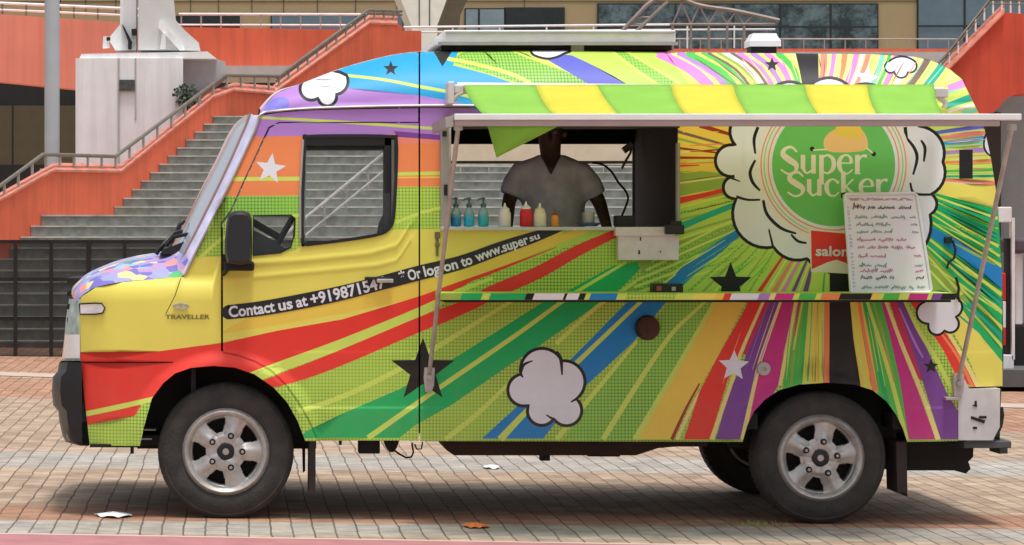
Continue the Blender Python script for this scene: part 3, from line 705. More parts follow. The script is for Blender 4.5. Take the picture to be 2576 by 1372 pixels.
# windshield and its frame
PW = S('655,290 638,334 600,420 560,504 520,584 495,632 465,694')
PC = S('622,288 588,318 545,404 505,482 472,552 446,600 425,640')
rows = []
for (u, v), (a, b) in zip(catmull(PW, False, 4), catmull(PC, False, 4)):
    p = W(u - 2, v); p2 = at(u - 24, v, .12); c = at(a, b, .75)
    q = [p2, p2.lerp(c, .35) + Vector((-.02, 0, 0)), p2.lerp(c, .7) + Vector((-.015, 0, 0)), c, Vector((c.x - .01, .95, c.z))]
    rows.append(q + [Vector((t.x, 1.9 - t.y, t.z)) for t in q[-2::-1]])
mb = M(glass('windscreen_glass', (190, 200, 215), .42, .05)); mb.loft(rows); mb.build('windshield', VAN, 80)
strip = mat('pillar_vinyl', (196, 196, 222), .4, var=.2, scale=14)
for far in (0, 1):
    rows = []
    for u, v in catmull(PW, False, 4):
        r = [W(u, v) + Vector((0, -.001, 0)), at(u - 8, v, ys(u, v) + .01), at(u - 16, v, .10), at(u - 25, v - 4, .13)]
        rows.append([Vector((t.x, 1.9 - t.y, t.z)) if far else t for t in r])
    mb = M(strip); mb.loft(rows)
    mb.use(mat('pillar_edge', (150, 120, 110), .5)); mb.tube([r[3] for r in rows], .008)
    mb.build('windshield_frame', VAN, 60)
    mb = M(steel)
    pts = [W(u, v) for u, v in catmull(S('466,692 500,622 560,503 640,333 655,291 700,281 780,275 900,271 1060,268 1210,268'), False, 4)]
    if far: pts = [Vector((p.x, 1.9 - p.y, p.z)) for p in pts]
    mb.tube([p + Vector((0, .006 if far else -.006, .004)) for p in pts], .0065, 6); mb.build('drip_rail', VAN)
# nose: front shell with grille and headlamps
rows = []
for v in np.linspace(752, 908, 14):
    u1 = float(np.interp(v, [752, 800, 850, 908], [176, 168, 164, 158])); p = W(202, v)
    q = [p, at(196, v, ys(200, v)+.01), at((196+u1)/2 - 6, v, ys(180, v) + .05), at(u1 + 2, v, .62), at(u1 - 2, v, .95)]
    rows.append(q + [Vector((t.x, 1.9 - t.y, t.z)) for t in q[-2::-1]])
mb = M(mat('nose_vinyl', (160, 180, 176), .4, var=.4, scale=18)); mb.loft(rows); mb.build('front_shell', VAN, 70)
mb = M(blackm)
for k in range(5): mb.box(at(172, 800, .5).x - .01, at(172, 800, .5).x + .06, .55, 1.35, .93 + k*.07, .955 + k*.07)
mb.build('grille', VAN)
lens = mat('lamp_lens', (232, 232, 236), .12, var=.05, coat=.8)
for far in (0, 1):
    mb = M(lens); g = lambda p: Vector((p.x, 1.9 - p.y, p.z)) if far else p
    pts = S('200,765 240,763 256,764 264,775 258,788 240,791 202,791'); 
    a = [g(at(u, v, ys(u, v) - .008)) for u, v in pts]; b = [g(at(u, v, ys(u, v) + .02)) for u, v in pts]
    n = len(a); mb.add(a + b, [tuple(range(n))] + [(i, (i+1) % n, (i+1) % n + n, i+n) for i in range(n)]); 
    mb.use(seam); mb.tube([p for p in a] + [a[0]], .004, 6); mb.build('indicator', VAN)
    rows = []
    for v in np.linspace(842, 902, 7):
        u1 = float(np.interp(v, [752, 850, 908], [176, 165, 158]))
        rows.append([g(t) for t in (W(201, v) + Vector((0, -.006, 0)), at(192, v, ys(196, v)), at((196+u1)/2 - 10, v, ys(180, v) + .04), at(u1 - 3, v, .52))])
    mb = M(lens); mb.loft(rows); mb.build('headlight', VAN, 70)
# front bumper
prof = S('152,912 148,935 136,948 133,985 137,1020 150,1035 152,1060 160,1095 168,1112 205,1122 226,1122')
rows = []
for u, v in prof:
    p = at(226 if u < 226 else u, v, .03)
    q = [at(max(206, u), v, ys(215, 900)-.012), at(u + 18, v, .10), at(u + 3, v, .24), at(u, v, .5), at(u - 3, v, .95)]
    rows.append(q + [Vector((t.x, 1.9 - t.y, t.z)) for t in q[-2::-1]])
mb = M(dark); mb.loft(rows); mb.build('front_bumper', VAN, 45)
mb = M(mat('bumper_lamp', (120, 128, 140), .2, var=.2)); mb.lathe([(0, -.03), (.03, -.028), (.04, -.012), (.042, .02)], at(186, 1094, .2), 'y', 20); mb.build('fog_lamp', VAN)
mb = M(blackm); mb.pbox(226, 1118, 350, 1126, .02, .5); mb.pbox(328, 1126, 336, 1142, .05, .1); mb.pbox(352, 1072, 400, 1082, .25, .35); mb.pbox(345, 1095, 400, 1120, .2, .8)
mb.use(steel); mb.pbox(362, 1080, 392, 1084, .2, .23); mb.pbox(350, 1103, 382, 1107, .18, .21); mb.build('front_undertray', VAN)

# floor, lining, inner shell
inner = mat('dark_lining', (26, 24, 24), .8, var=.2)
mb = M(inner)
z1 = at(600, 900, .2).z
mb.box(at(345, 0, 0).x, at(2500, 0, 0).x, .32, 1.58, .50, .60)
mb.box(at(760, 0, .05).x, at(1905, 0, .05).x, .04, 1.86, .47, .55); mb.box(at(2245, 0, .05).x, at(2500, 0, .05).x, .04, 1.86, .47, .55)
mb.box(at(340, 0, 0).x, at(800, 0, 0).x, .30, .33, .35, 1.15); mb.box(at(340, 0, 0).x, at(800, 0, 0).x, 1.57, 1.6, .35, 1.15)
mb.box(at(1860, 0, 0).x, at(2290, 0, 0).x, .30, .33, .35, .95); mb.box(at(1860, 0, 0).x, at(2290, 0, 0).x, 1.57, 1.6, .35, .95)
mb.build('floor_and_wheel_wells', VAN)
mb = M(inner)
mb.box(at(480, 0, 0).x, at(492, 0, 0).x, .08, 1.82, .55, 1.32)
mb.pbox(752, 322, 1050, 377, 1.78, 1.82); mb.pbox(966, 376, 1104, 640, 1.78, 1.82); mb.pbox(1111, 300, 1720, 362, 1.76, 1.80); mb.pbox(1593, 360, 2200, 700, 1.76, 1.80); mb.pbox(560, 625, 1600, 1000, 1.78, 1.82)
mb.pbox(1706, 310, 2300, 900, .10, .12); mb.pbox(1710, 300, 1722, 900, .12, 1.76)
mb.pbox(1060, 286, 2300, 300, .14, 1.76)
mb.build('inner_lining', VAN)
# window frames and glass
frame_m = mat('window_rubber', (20, 20, 21), .5, var=.1)
mb = M(frame_m)
def ringframe(mb, pts, wd, dy0, dy1):
    c = (sum(p[0] for p in pts)/len(pts), sum(p[1] for p in pts)/len(pts)); n = len(pts)
    ins = []
    for i, p in enumerate(pts):
        a = pts[i-1]; b = pts[(i+1) % n]; dx, dy = b[0]-a[0], b[1]-a[1]; l = math.hypot(dx, dy) or 1
        nx, ny = -dy/l, dx/l
        if (c[0]-p[0])*nx + (c[1]-p[1])*ny < 0: nx, ny = -nx, -ny
        ins.append((p[0]+nx*wd, p[1]+ny*wd))
    A = [at(p[0], p[1], ys(*p) + dy0) for p in pts]; B = [at(p[0], p[1], ys(*p) + dy0) for p in ins]
    A2 = [at(p[0], p[1], ys(*p) + dy1) for p in pts]; B2 = [at(p[0], p[1], ys(*p) + dy1) for p in ins]
    for i in range(n):
        j = (i+1) % n; mb.add([A[i], A[j], B[j], B[i], A2[i], A2[j], B2[j], B2[i]], [(0,1,2,3), (3,2,6,7), (7,6,5,4), (4,5,1,0)])
    return ins
insD = ringframe(mb, WIN_D, 8, -.006, .05)
mb.pbox(968, 345, 994, 590, .05, .09); mb.pbox(762, 345, 985, 366, .05, .09)
mb.use(mat('window_channel', (92, 92, 92), .4)); mb.pbox(985, 352, 992, 560, .02, .05)
mb.use(steel); mb.tube([W(762, 352) + Vector((0, -.008, 0)), W(755, 480) + Vector((0, -.008, 0)), W(755, 600) + Vector((0, -.008, 0))], .006, 6)
fD = mb.build('door_window_frame', NEAR_DOOR)
gl = glass('cab_glass', (120, 132, 130), .10)
mb = M(gl); mb.add([at(p[0], p[1], ys(*p) + .03) for p in insD], [tuple(range(len(insD)))]); mb.build('glass', fD, fix=False)
mb = M(frame_m); insQ = ringframe(mb, WIN_Q, 2.6, -.003, .02); fQ = mb.build('quarter_window_frame', NEAR_DOOR)
mb = M(gl); mb.add([at(p[0], p[1], ys(*p) + .025) for p in insQ], [tuple(range(len(insQ)))]); mb.build('glass', fQ, fix=False)
mb = M(chrome); mb.pbox(948, 702, 990, 712, -.03, -.012, .004); mb.use(dark); mb.pbox(918, 697, 984, 704, -.025, .0, .003); mb.build('door_handle', NEAR_DOOR)
# far side window frames
mb = M(frame_m)
def farframe(x0, y0, x1, y1, wd, Y=1.84):
    mb.pbox(x0, y0, x1, y0 + wd, Y, Y+.03); mb.pbox(x0, y1 - wd, x1, y1, Y, Y+.03); mb.pbox(x0, y0, x0 + wd, y1, Y, Y+.03); mb.pbox(x1 - wd, y0, x1, y1, Y, Y+.03)
farframe(760, 371, 972, 614, 8); farframe(1116, 357, 1598, 648, 6)
mb.build('far_window_frame', VAN)
# cab furniture seen through the windows
mb = M(mat('dashboard_plastic', (70, 72, 74), .6, var=.2))
mb.prism(S('500,700 500,590 560,572 640,580 690,606 722,630 730,720'), .15, 1.75); mb.build('dashboard', VAN)
c_ = at(706, 600, 1.4); mb = M(dark); ax = Vector((-.86, 0, .5)); u_ = Vector((.5, 0, .86)); v_ = Vector((0, 1, 0))
mb.tube([c_ + (u_*math.cos(t) + v_*math.sin(t))*.19 for t in np.linspace(0, 2*math.pi, 33)], .015); mb.tube([c_, c_ - ax*-.3], .02); mb.tube([c_ - v_*.18, c_ + v_*.18], .012); mb.build('steering_wheel', VAN)
for yy in (.25, 1.15):
    mb = M(mat('seat_fabric', (48, 46, 50), .9, var=.2)); mb.box(at(800, 0, yy).x, at(960, 0, yy).x, yy, yy + .5, .68, .84, .04); mb.build('seat_cushion', VAN); mb = M(MATS['seat_fabric'])
    mb.prism(S('940,700 990,700 1012,560 1004,520 985,520 965,560'), yy, yy + .48); mb.build('backrest', VAN)
# door mirror
mb = M(mat('mirror_housing', (32, 33, 37), .42, var=.15, bump=.1))
pr = S('570,560 574,540 590,531 612,530 628,536 634,552 635,640 633,664 600,668 572,664 566,640 566,600')
n = len(pr); sec = []
for Y, k in ((-.24, .86), (-.22, .97), (-.17, 1), (-.10, .97), (-.08, .85)):
    sec.append([at(600 + (p[0]-600)*k, 600 + (p[1]-600)*k, Y) for p in pr])
mb.loft(sec, True, True); mb.add(sec[0], [tuple(range(n))]); mb.add(sec[-1], [tuple(range(n))])
mh = mb.build('wing_mirror', VAN, 50)
mb = M(blackm); mb.pbox(563, 658, 640, 682, -.17, .04, .012); mb.pbox(560, 640, 572, 680, -.05, .04); mb.tube([at(580, 668, -.14), at(562, 690, 0)], .012); mb.build('mirror_arm', VAN)

# wheels
def wheel(name, cx, cz, R, yo, far, rot, label=None):
    """yo = outer face; width runs inwards"""
    s = -1 if far else 1
    c = Vector((cx, yo, cz)); wd = .205
    def Yp(h): return h*s
    mb = M(rubber)
    prof = [(R*.60, .018), (R*.66, .002), (R*.74, -.010), (R*.84, -.006), (R*.91, .004), (R*.925, .000), (R*.95, .008), (R*.985, .022), (R, .04), (R, wd-.045), (R*.97, wd-.02), (R*.8, wd), (R*.60, wd-.01)]
    mb.lathe([(r, Yp(h)) for r, h in prof], c, 'y', 72, True)
    # tread blocks
    for k in range(64):
        t = 2*math.pi*k/64; t2 = t + .045; q = []
        for tt in (t, t2):
            for rr2 in (R*.955, R*1.002):
                for hh in (.012 if rr2 < R else .04, wd - .02): q.append(c + Vector((rr2*math.cos(tt), Yp(hh if rr2 >= R else hh+.01), rr2*math.sin(tt))))
        mb.add(q, [(0,1,3,2),(4,6,7,5),(0,4,5,1),(2,3,7,6),(0,2,6,4),(1,5,7,3)])
    ty = mb.build(name, VAN, 35)
    # rim: lip + dished face with five windows
    rr = .208
    mb = M(chrome)
    mb.lathe([(r, Yp(h)) for r, h in [(rr+.004, .03), (rr+.006, .006), (rr-.002, .000), (rr-.010, .006), (rr-.016, .022), (rr-.02, .05), (rr-.022, .15)]], c, 'y', 64)
    N, K = 180, 22; rads = [.045 + (rr-.016-.045)*i/(K-1) for i in range(K)]
    def hgt(r, a):
        ph = ((a - rot) % (2*math.pi/5)) / (2*math.pi/5); d = min(ph, 1-ph)      # 0 on a spoke
        base = .030 - .016*math.exp(-((r-.075)/.05)**2)
        return base + .016*(min(1, d/.3)**2)*(1 if .085 < r < .185 else .3) - .008*math.exp(-(d/.10)**2)*(r > .09)
    vs = []
    for r in rads:
        for k in range(N):
            a = 2*math.pi*k/N; vs.append(c + Vector((r*math.cos(a), Yp(hgt(r, a)), r*math.sin(a))))
    fs = []
    for i in range(K-1):
        for k in range(N):
            rm = (rads[i]+rads[i+1])/2; a = 2*math.pi*(k+.5)/N; ph = ((a - rot) % (2*math.pi/5))/(2*math.pi/5); d = min(ph, 1-ph)
            lo = .245 + .12*max(0, (.140-rm)/.04) + .07*max(0, (rm-.170)/.008)
            if .102 < rm < .177 and d > lo: continue
            fs.append((i*N+k, i*N+(k+1) % N, (i+1)*N+(k+1) % N, (i+1)*N+k))
    mb.add(vs, fs, True)
    rim = mb.build('alloy_rim', ty, 60)
    so_ = rim.modifiers.new('thick', 'SOLIDIFY'); so_.thickness = .022; so_.offset = 0
    mb = M(dark); mb.lathe([(0, Yp(.008)), (.030, Yp(.006)), (.040, Yp(.008)), (.050, Yp(.016)), (.052, Yp(.05))], c, 'y', 32); mb.use(steel); mb.lathe([(0, Yp(.003)), (.016, Yp(.003)), (.018, Yp(.008))], c, 'y', 20); mb.use(blackm)
    mb.lathe([(0, Yp(.12)), (.19, Yp(.12)), (.19, Yp(.14))], c, 'y', 32)
    mb.build('hub', ty)
    for k in range(5):
        a = rot + 2*math.pi*k/5; lc = c + Vector((.085*math.cos(a), 0, .085*math.sin(a)))
        mb = M(blackm); mb.lathe([(0, Yp(-.006)), (.016, Yp(-.006)), (.018, Yp(.016))], lc, 'y', 16); mb.use(steel); mb.lathe([(0, Yp(-.012)), (.007, Yp(-.012)), (.009, Yp(-.005))], lc, 'y', 8)
        mb.build('wheel_nut', ty)
    return ty
fc = at(568, 1137, .03); rc = at(2065, 1153, .03)
wheel('front_wheel', fc.x, fc.z, .349, .03, False, R_(0)); wheel('rear_wheel', rc.x, rc.z, .340, .03, False, R_(8))
wheel('front_wheel', fc.x, fc.z, .349, 1.87, True, R_(20)); wheel('rear_wheel', rc.x, rc.z, .340, 1.87, True, R_(40))
# axles, tank, chassis bits
mb = M(blackm); mb.tube([(fc.x, .2, fc.z), (fc.x, 1.7, fc.z)], .045); mb.build('axle', VAN)
mb = M(blackm); mb.tube([(rc.x, .2, rc.z), (rc.x, 1.7, rc.z)], .05); mb.lathe([(0, -.12), (.1, -.1), (.14, 0), (.1, .1), (0, .12)], (rc.x, .95, rc.z), 'y', 20); mb.build('axle', VAN)
mb = M(mat('tank_metal', (52, 34, 26), .7, var=.4, scale=5)); mb.prism(S('1111,1108 1122,1132 1142,1146 1600,1146 1655,1128 1700,1124 1780,1124 1780,1108'), .25, .75); mb.build('fuel_tank', VAN)
mb = M(blackm); mb.pbox(1359, 1144, 1384, 1160, .3, .36, .004); mb.pbox(902, 1108, 956, 1142, .2, .3, .006); mb.prism(S('965,1108 1005,1108 998,1128 990,1138 980,1138 972,1128'), .2, .3)
mb.pbox(853, 1108, 860, 1120, .1, .15); mb.pbox(1480, 1145, 1560, 1149, .3, .5)
mb.tube([at(990, 1132, .15), at(1005, 1143, .15), at(1022, 1152, .15), at(1035, 1150, .15), at(1040, 1138, .15), at(1036, 1115, .15)], .005); mb.tube([at(1044, 1118, .1), at(1048, 1130, .1), at(1060, 1130, .1), at(1063, 1112, .1)], .004)
mb.box(at(300, 0, 0).x, at(2480, 0, 0).x, .45, .55, .42, .5); mb.box(at(300, 0, 0).x, at(2480, 0, 0).x, 1.35, 1.45, .42, .5)
mb.build('chassis_rails', VAN)
mb = M(blackm); mb.prism(S('2235,1108 2450,1108 2448,1150 2436,1162 2442,1180 2430,1192 2415,1188 2400,1184 2235,1184'), .35, 1.3); mb.build('spare_wheel_carrier', VAN)
mb = M(mat('step_metal', (72, 72, 76), .6, var=.3)); mb.pbox(2425, 1110, 2545, 1128, .02, 1.88, .006); mb.pbox(2515, 1126, 2535, 1142, .1, .3); mb.pbox(2432, 1106, 2500, 1112, .0, .2); mb.build('rear_step', VAN)
mb = M(mat('mud_flap_rubber', (48, 38, 36), .8, var=.3)); mb.prism(S('778,1110 794,1110 794,1236 785,1241 777,1240'), .02, .28); mb.build('mud_flap', VAN)
mb = M(MATS['mud_flap_rubber']); mb.prism(S('2255,1112 2281,1112 2283,1250 2277,1240 2258,1240 2256,1180'), .04, .28); mb.build('mud_flap', VAN)
mb = M(blackm); mb.prism(S('760,1110 768,1110 768,1185 762,1190'), .5, .55); mb.build('hanging_strap', VAN)
# filler cap, latch, small fittings
mb = M(mat('rusty_cap', (66, 36, 28), .75, var=.4, scale=20)); mb.lathe([(0, -.03), (.03, -.035), (.058, -.028), (.064, -.01), (.064, .02)], at(1628, 825, .0), 'y', 32)
mb.use(blackm); mb.tube([at(1605, 806, -.03), at(1600, 825, -.035), at(1608, 845, -.03)], .007); mb.build('filler_cap', VAN)
mb = M(steel); mb.lathe([(.036, .0), (.034, -.012), (.012, -.014), (.012, -.006), (0, -.006)], at(1921, 928, -.004), 'y', 24); mb.build('lock_cap', VAN)
mb = M(blackm); mb.pbox(2378, 596, 2396, 612, -.03, .0, .004); mb.tube([at(2396, 605, -.02), at(2404, 628, -.02), at(2400, 650, -.02), at(2386, 662, -.02), at(2382, 676, -.02)], .006)
mb.tube([at(2405, 698, -.02), at(2412, 725, -.02), at(2410, 745, -.02), at(2414, 760, -.02)], .007); mb.build('rear_latch', VAN)
mb = M(mat('hinge_brass', (96, 92, 60), .5, var=.2))
mb.pbox(1094, 584, 1107, 600, -.012, .0, .002); mb.pbox(1097, 600, 1103, 645, -.008, .0); mb.pbox(1095, 612, 1106, 622, -.012, .0, .002); mb.build('hatch_hinge', VAN)
# seal between door and body is the gap itself; hatch jambs of the serving window
mb = M(mat('grey_jamb', (150, 146, 146), .5, var=.1)); mb.pbox(1109, 320, 1130, 574, -.01, .06, .003); mb.pbox(1704, 360, 1711, 572, -.01, .05, .002)
mb.use(frame_m); mb.pbox(1113, 300, 1710, 322, .01, .09); mb.pbox(1113, 330, 1124, 344, -.02, .0); mb.pbox(1117, 465, 1126, 492, -.018, .0); mb.build('serving_hatch_frame', VAN)
mb = M(mat('counter_top', (176, 178, 182), .35, .3, var=.1)); mb.pbox(1108, 571, 1560, 580, -.05, .5, .003); mb.pbox(1560, 571, 1712, 580, .0, .5); mb.build('serving_counter', VAN)
# roof equipment that belongs to the van
mb = M(mat('vent_white', (216, 216, 218), .4, var=.06)); z = at(0, 121, .75).z
a, b = at(1886, 121, .62), at(1965, 121, .62)
r1 = [(a.x, .62), (b.x, .62), (b.x, .78), (a.x, .78)]
top_z = at(0, 86, .7).z
vs = [(x, y, z) for x, y in r1] + [(x, y, z+.03) for x, y in r1] + [((x-(a.x+b.x)/2)*.84 + (a.x+b.x)/2, (y-.7)*.84+.7, top_z-.02) for x, y in r1] + [((x-(a.x+b.x)/2)*.74 + (a.x+b.x)/2, (y-.7)*.74+.7, top_z) for x, y in r1]
mb.add(vs, [(i+4*k, (i+1) % 4+4*k, (i+1) % 4+4*k+4, i+4*k+4) for k in range(3) for i in range(4)] + [(12, 13, 14, 15)])
mb.use(blackm); mb.box(a.x + .01, b.x - .02, .64, .76, z - .06, z); mb.build('roof_vent', VAN)
rk = M(mat('rack_white', (236, 236, 238), .5, var=.08, scale=12)); 
A, B = at(1092, 112, .42), at(1700, 112, .42); zt = at(0, 76, .42).z
rk.box(A.x + .05, B.x, .42, 1.5, A.z, zt, .008); rk.box(A.x, A.x + .06, .45, 1.47, A.z, A.z + .03)
rk.use(steel); rk.box(A.x + .02, B.x + .01, .40, .418, A.z - .005, A.z + .012); rk.box(A.x + .06, B.x, .405, .418, zt - .02, zt - .008)
rk.use(blackm); rk.box(at(1110, 0, .5).x, at(1436, 0, .5).x, .5, 1.4, at(0, 126, .5).z, A.z); rk.box(at(1470, 0, .5).x, at(1690, 0, .5).x, .5, 1.4, at(0, 126, .5).z, A.z)
rk.use(steel); rk.pbox(1437, 113, 1469, 130, .47, .55)
rk.build('roof_box', VAN)
# awning: van > awning > roller, fabric, front bar, arms
AWG = mat('awning_green', (160, 206, 98), .8, spec=.2, var=.08, scale=5, bump=.4, bscale=14); AWY = mat('awning_yellow', (240, 214, 88), .8, spec=.2, var=.08, scale=5, bump=.4, bscale=14)
for m_ in (AWG, AWY):
    n = m_.node_tree; p = n.nodes['Principled BSDF']; tl = n.nodes.new('ShaderNodeBsdfTranslucent'); mx = n.nodes.new('ShaderNodeMixShader'); mx.inputs[0].default_value = .45
    tl.inputs[0].default_value = alb((164, 214, 98) if m_ is AWG else (250, 226, 82)); n.links.new(p.outputs[0], mx.inputs[1]); n.links.new(tl.outputs[0], mx.inputs[2]); n.links.new(mx.outputs[0], n.nodes['Material Output'].inputs[0])
mb = M(mat('awning_case', (205, 200, 198), .45, var=.15)); mb.tube([at(1150, 222, -.06), at(2372, 234, -.06)], .03, 16)
mb.pbox(1127, 205, 1143, 262, -.12, .06, .006); mb.pbox(1143, 213, 1166, 236, -.11, .02, .008); mb.tube([at(1133, 262, -.08), at(1150, 240, -.1), at(1165, 232, -.1)], .012)
mb.pbox(2352, 222, 2386, 246, -.12, .0, .006); mb.tube([at(2362, 246, -.1), at(2378, 258, -.1), at(2376, 272, -.1)], .014); awn = mb.build('awning', VAN)
topb = [1166, 1347, 1502, 1687, 1844, 2024, 2181, 2350]; botb = [1216, 1396, 1556, 1724, 1882, 2058, 2208, 2372]
mb = MB()
for i in range(7):
    mb.use(AWG if i % 2 == 0 else AWY); rows = []
    for k in range(11):
        t = k/10; r = []
        for j in range(9):
            f = j/8
            p = at(topb[i]*(1-f) + topb[i+1]*f, 213 + (t*0), -.075); q = at(botb[i]*(1-f) + botb[i+1]*f, 290, -.985)
            sg = -.004*4*t*(1-t) - .004*math.sin(p.x*11+t*5)*t + .003*math.sin(p.x*31)*t*(1-t)*4
            r.append(p.lerp(q, t) + Vector((-.01*math.sin(math.pi*t), 0, sg)))
        rows.append(r)
    mb.loft(rows)
fab = mb.build('awning_fabric', awn); md = fab.modifiers.new('t', 'SOLIDIFY'); md.thickness = .0012
mb = M(AWG); a, b, c = at(1226, 316, -.97), at(1408, 316, -.97), at(1249, 396, -.88)
rows = []
for k in range(7):
    t = k/6; rows.append([a.lerp(c, t) + Vector((0, 0, 0)), (a.lerp(c, t)*.5 + b.lerp(c, t)*.5) + Vector((0, -.02*math.sin(3*t), 0)), b.lerp(c, t)])
mb.loft(rows); fl = mb.build('loose_fabric_corner', awn); md = fl.modifiers.new('t', 'SOLIDIFY'); md.thickness = .002
mb = M(alum); A, B = at(1142, 303, -1.0), at(2566, 287, -1.0)
mb.box(A.x, B.x, -1.03, -.97, A.z, B.z + .0, .004); mb.use(mat('awning_bar_lower', (168, 150, 150), .5, .2, var=.08)); mb.box(A.x + .002, B.x - .1, -1.02, -.975, at(0, 318, -1).z, A.z, .003)
mb.build('front_bar', awn)
armm = mat('arm_metal', (166, 160, 156), .45, .3, var=.2, scale=14)
for (x0, y0, x1, y1), nm in (((1153, 318, 1080, 940), 0), ((2546, 318, 2412, 955), 1)):
    mb = M(armm); p, q = at(x0, y0, -.99), at(x1, y1, -.03); mb.tube([p, q], .0115, 10); mb.tube([p + Vector((0, 0, -.02)), p + Vector((0, 0, .01))], .022, 10)
    mb.prism([(x1-12, y1-14), (x1+14, y1-14), (x1+12, y1+30), (x1+4, y1+50), (x1-10, y1+46), (x1-14, y1+12)], -.035, .0); mb.tube([q + Vector((0, -.03, -.02)), q + Vector((0, .0, -.02))], .014, 10)
    if nm: mb.pbox(2380, 1000, 2414, 1007, -.06, .0, .002)
    mb.build('support_arm', awn)
mb = M(armm); mb.tube([at(1132, 318, -.25), at(1130, 575, -.03)], .006, 8); mb.prism(S('1120,295 1140,290 1142,318 1122,322'), -1.0, -.1); mb.build('side_strut', awn)
# folding shelf with its printed edge
mb = M(vl); zt, zb = at(0, 738, -.38).z, at(0, 755, -.38).z
xl, xr = at(1108, 0, -.38).x, at(2405, 0, -.38).x
mb.box(xl, xr, -.38, -.004, zb, zt)
segs = [(1108,1160,'olive'),(1160,1212,'dgreen'),(1212,1232,'stripe'),(1232,1322,'dgreen'),(1322,1342,'black'),(1342,1418,'white'),(1418,1425,'black'),(1425,1456,'white'),(1456,1472,'black'),(1472,1484,'stripe'),(1484,1552,'blue'),(1552,1575,'stripe'),
        (1575,1700,'hatch'),(1700,1742,'stripe'),(1742,1800,'yellow'),(1800,1820,'gold'),(1820,1838,'red'),(1838,1908,'white'),(1908,1936,'lav'),(1936,1950,'pale'),(1950,1996,'magenta'),(1996,2010,'stripe'),(2010,2052,'green'),(2052,2066,'stripe'),
        (2066,2112,'orange'),(2112,2150,'black'),(2150,2192,'black'),(2192,2210,'gold'),(2210,2222,'stripe'),(2222,2262,'green'),(2262,2286,'stripe'),(2286,2334,'magenta'),(2334,2344,'stripe'),(2344,2368,'purple'),(2368,2405,'black')]
for a, b, c in segs:
    mb.use(wmat(c)); A, B = at(a, 0, -.38).x, at(b, 0, -.38).x
    sl = -.006
    mb.add([(A + sl, -.3825, zb+.001), (B + sl, -.3825, zb+.001), (B - sl, -.3825, zt-.001), (A - sl, -.3825, zt-.001)], [(0, 1, 2, 3)])
mb.use(blackm); mb.box(xl + .02, xr - .02, -.36, -.02, zb - .012, zb - .001)
mb.build('folding_shelf', VAN)

# ================================================================== things on and in the van
def upright(px, Y, base_py, name, label, cat, group=None):
    b = at(px, base_py, Y); return empty(name, b, label, cat, group), b
cz = 571
teal = mat('teal_liquid', (40, 170, 180), .15, spec=.6, var=.2, scale=30); pumpm = mat('pump_head', (70, 96, 96), .4, var=.2); clr = glass('clear_plastic', (170, 210, 205), .35, .1)
def pump(px, label, tm):
    t, b = upright(px, .06, cz, 'pump_bottle', label, 'bottle', 'pump bottles on the serving counter')
    mb = M(tm); mb.lathe([(0, .0), (.025, .002), (.027, .01), (.027, .055), (.022, .068), (0, .07)], b, 'z', 20); mb.build('body', t)
    mb = M(clr); mb.lathe([(.0275, .05), (.027, .07), (.018, .088), (.012, .095), (.012, .105)], b, 'z', 20); mb.build('shoulder', t)
    mb = M(pumpm); mb.lathe([(.014, .100), (.014, .118), (.005, .12), (.005, .138), (.010, .14), (.010, .15), (0, .152)], b, 'z', 14); mb.tube([b + Vector((0, 0, .145)), b + Vector((-.026, -.01, .143)), b + Vector((-.03, -.012, .134))], .004, 8); mb.build('pump', t)
pump(1147, 'leftmost pump bottle of deep blue liquid on the serving counter', mat('blue_liquid', (30, 130, 170), .15, spec=.6, var=.2, scale=30))
pump(1180, 'middle pump bottle of three with bright cyan blue liquid on the counter', mat('cyan_liquid', (30, 175, 205), .15, spec=.6, var=.2, scale=30))
pump(1216, 'pump bottle of green teal liquid, nearest to the squeeze bottles', teal)
def squeeze(px, bm, cm, label, r=.031, h=.088, th=.122):
    t, b = upright(px, .05, cz, 'squeeze_bottle', label, 'bottle', 'squeeze bottles on the serving counter')
    mb = M(bm); mb.lathe([(0, 0), (r*.95, .001), (r, .006), (r, h*.72), (r*.92, h*.85), (r*.7, h), (0, h)], b, 'z', 24); mb.build('body', t)
    mb = M(cm); mb.lathe([(r*.78, h*.94), (r*.78, h*1.06), (r*.5, h*1.12), (r*.22, h*1.2), (r*.10, th), (0, th)], b, 'z', 20); mb.build('nozzle_cap', t)
wp = mat('white_plastic', (222, 214, 206), .4, var=.05); cp = mat('cream_plastic', (218, 208, 180), .4, var=.05)
squeeze(1270, wp, wp, 'milky white squeeze bottle standing left of the red one'); squeeze(1323, mat('ketchup_red', (205, 30, 38), .35, var=.08), wp, 'red ketchup squeeze bottle with a white cap', .032, .096, .130)
squeeze(1358, cp, cp, 'cream coloured squeeze bottle right beside the red one', .033, .085, .122); squeeze(1396, mat('mustard', (220, 140, 50), .35, var=.1), mat('orange_cap', (150, 66, 26), .4), 'small slim orange mustard bottle with a dark orange cap', .020, .062, .09)
t, b = upright(1480, .12, cz, 'serving_bowl', 'shallow grey blue bowl holding a steel tin on the counter', 'bowl')
mb = M(mat('blue_ceramic', (92, 104, 140), .4, var=.1)); mb.lathe([(0, .002), (.045, .002), (.066, .022), (.062, .022), (.043, .006), (0, .006)], b, 'z', 28); mb.build('dish', t)
t2 = M(steel); t2.lathe([(0, .007), (.032, .007), (.033, .075), (.030, .075), (.030, .06), (0, .06)], b, 'z', 20); o = t2.build('steel_tin'); tag(o, 'plain steel tin standing in the blue bowl', 'tin')
mb = M(mat('sheet_metal_white', (196, 190, 190), .4, .1, var=.10, scale=16)); mb.pbox(1549, 572, 1698, 594, -.10, -.02, .003); mb.pbox(1555, 593, 1708, 655, -.085, -.015, .003)
mb.use(blackm); mb.pbox(1606, 630, 1610, 640, -.088, -.085); mb.pbox(1610, 597, 1613, 606, -.088, -.085); mb.pbox(1660, 632, 1663, 636, -.088, -.085)
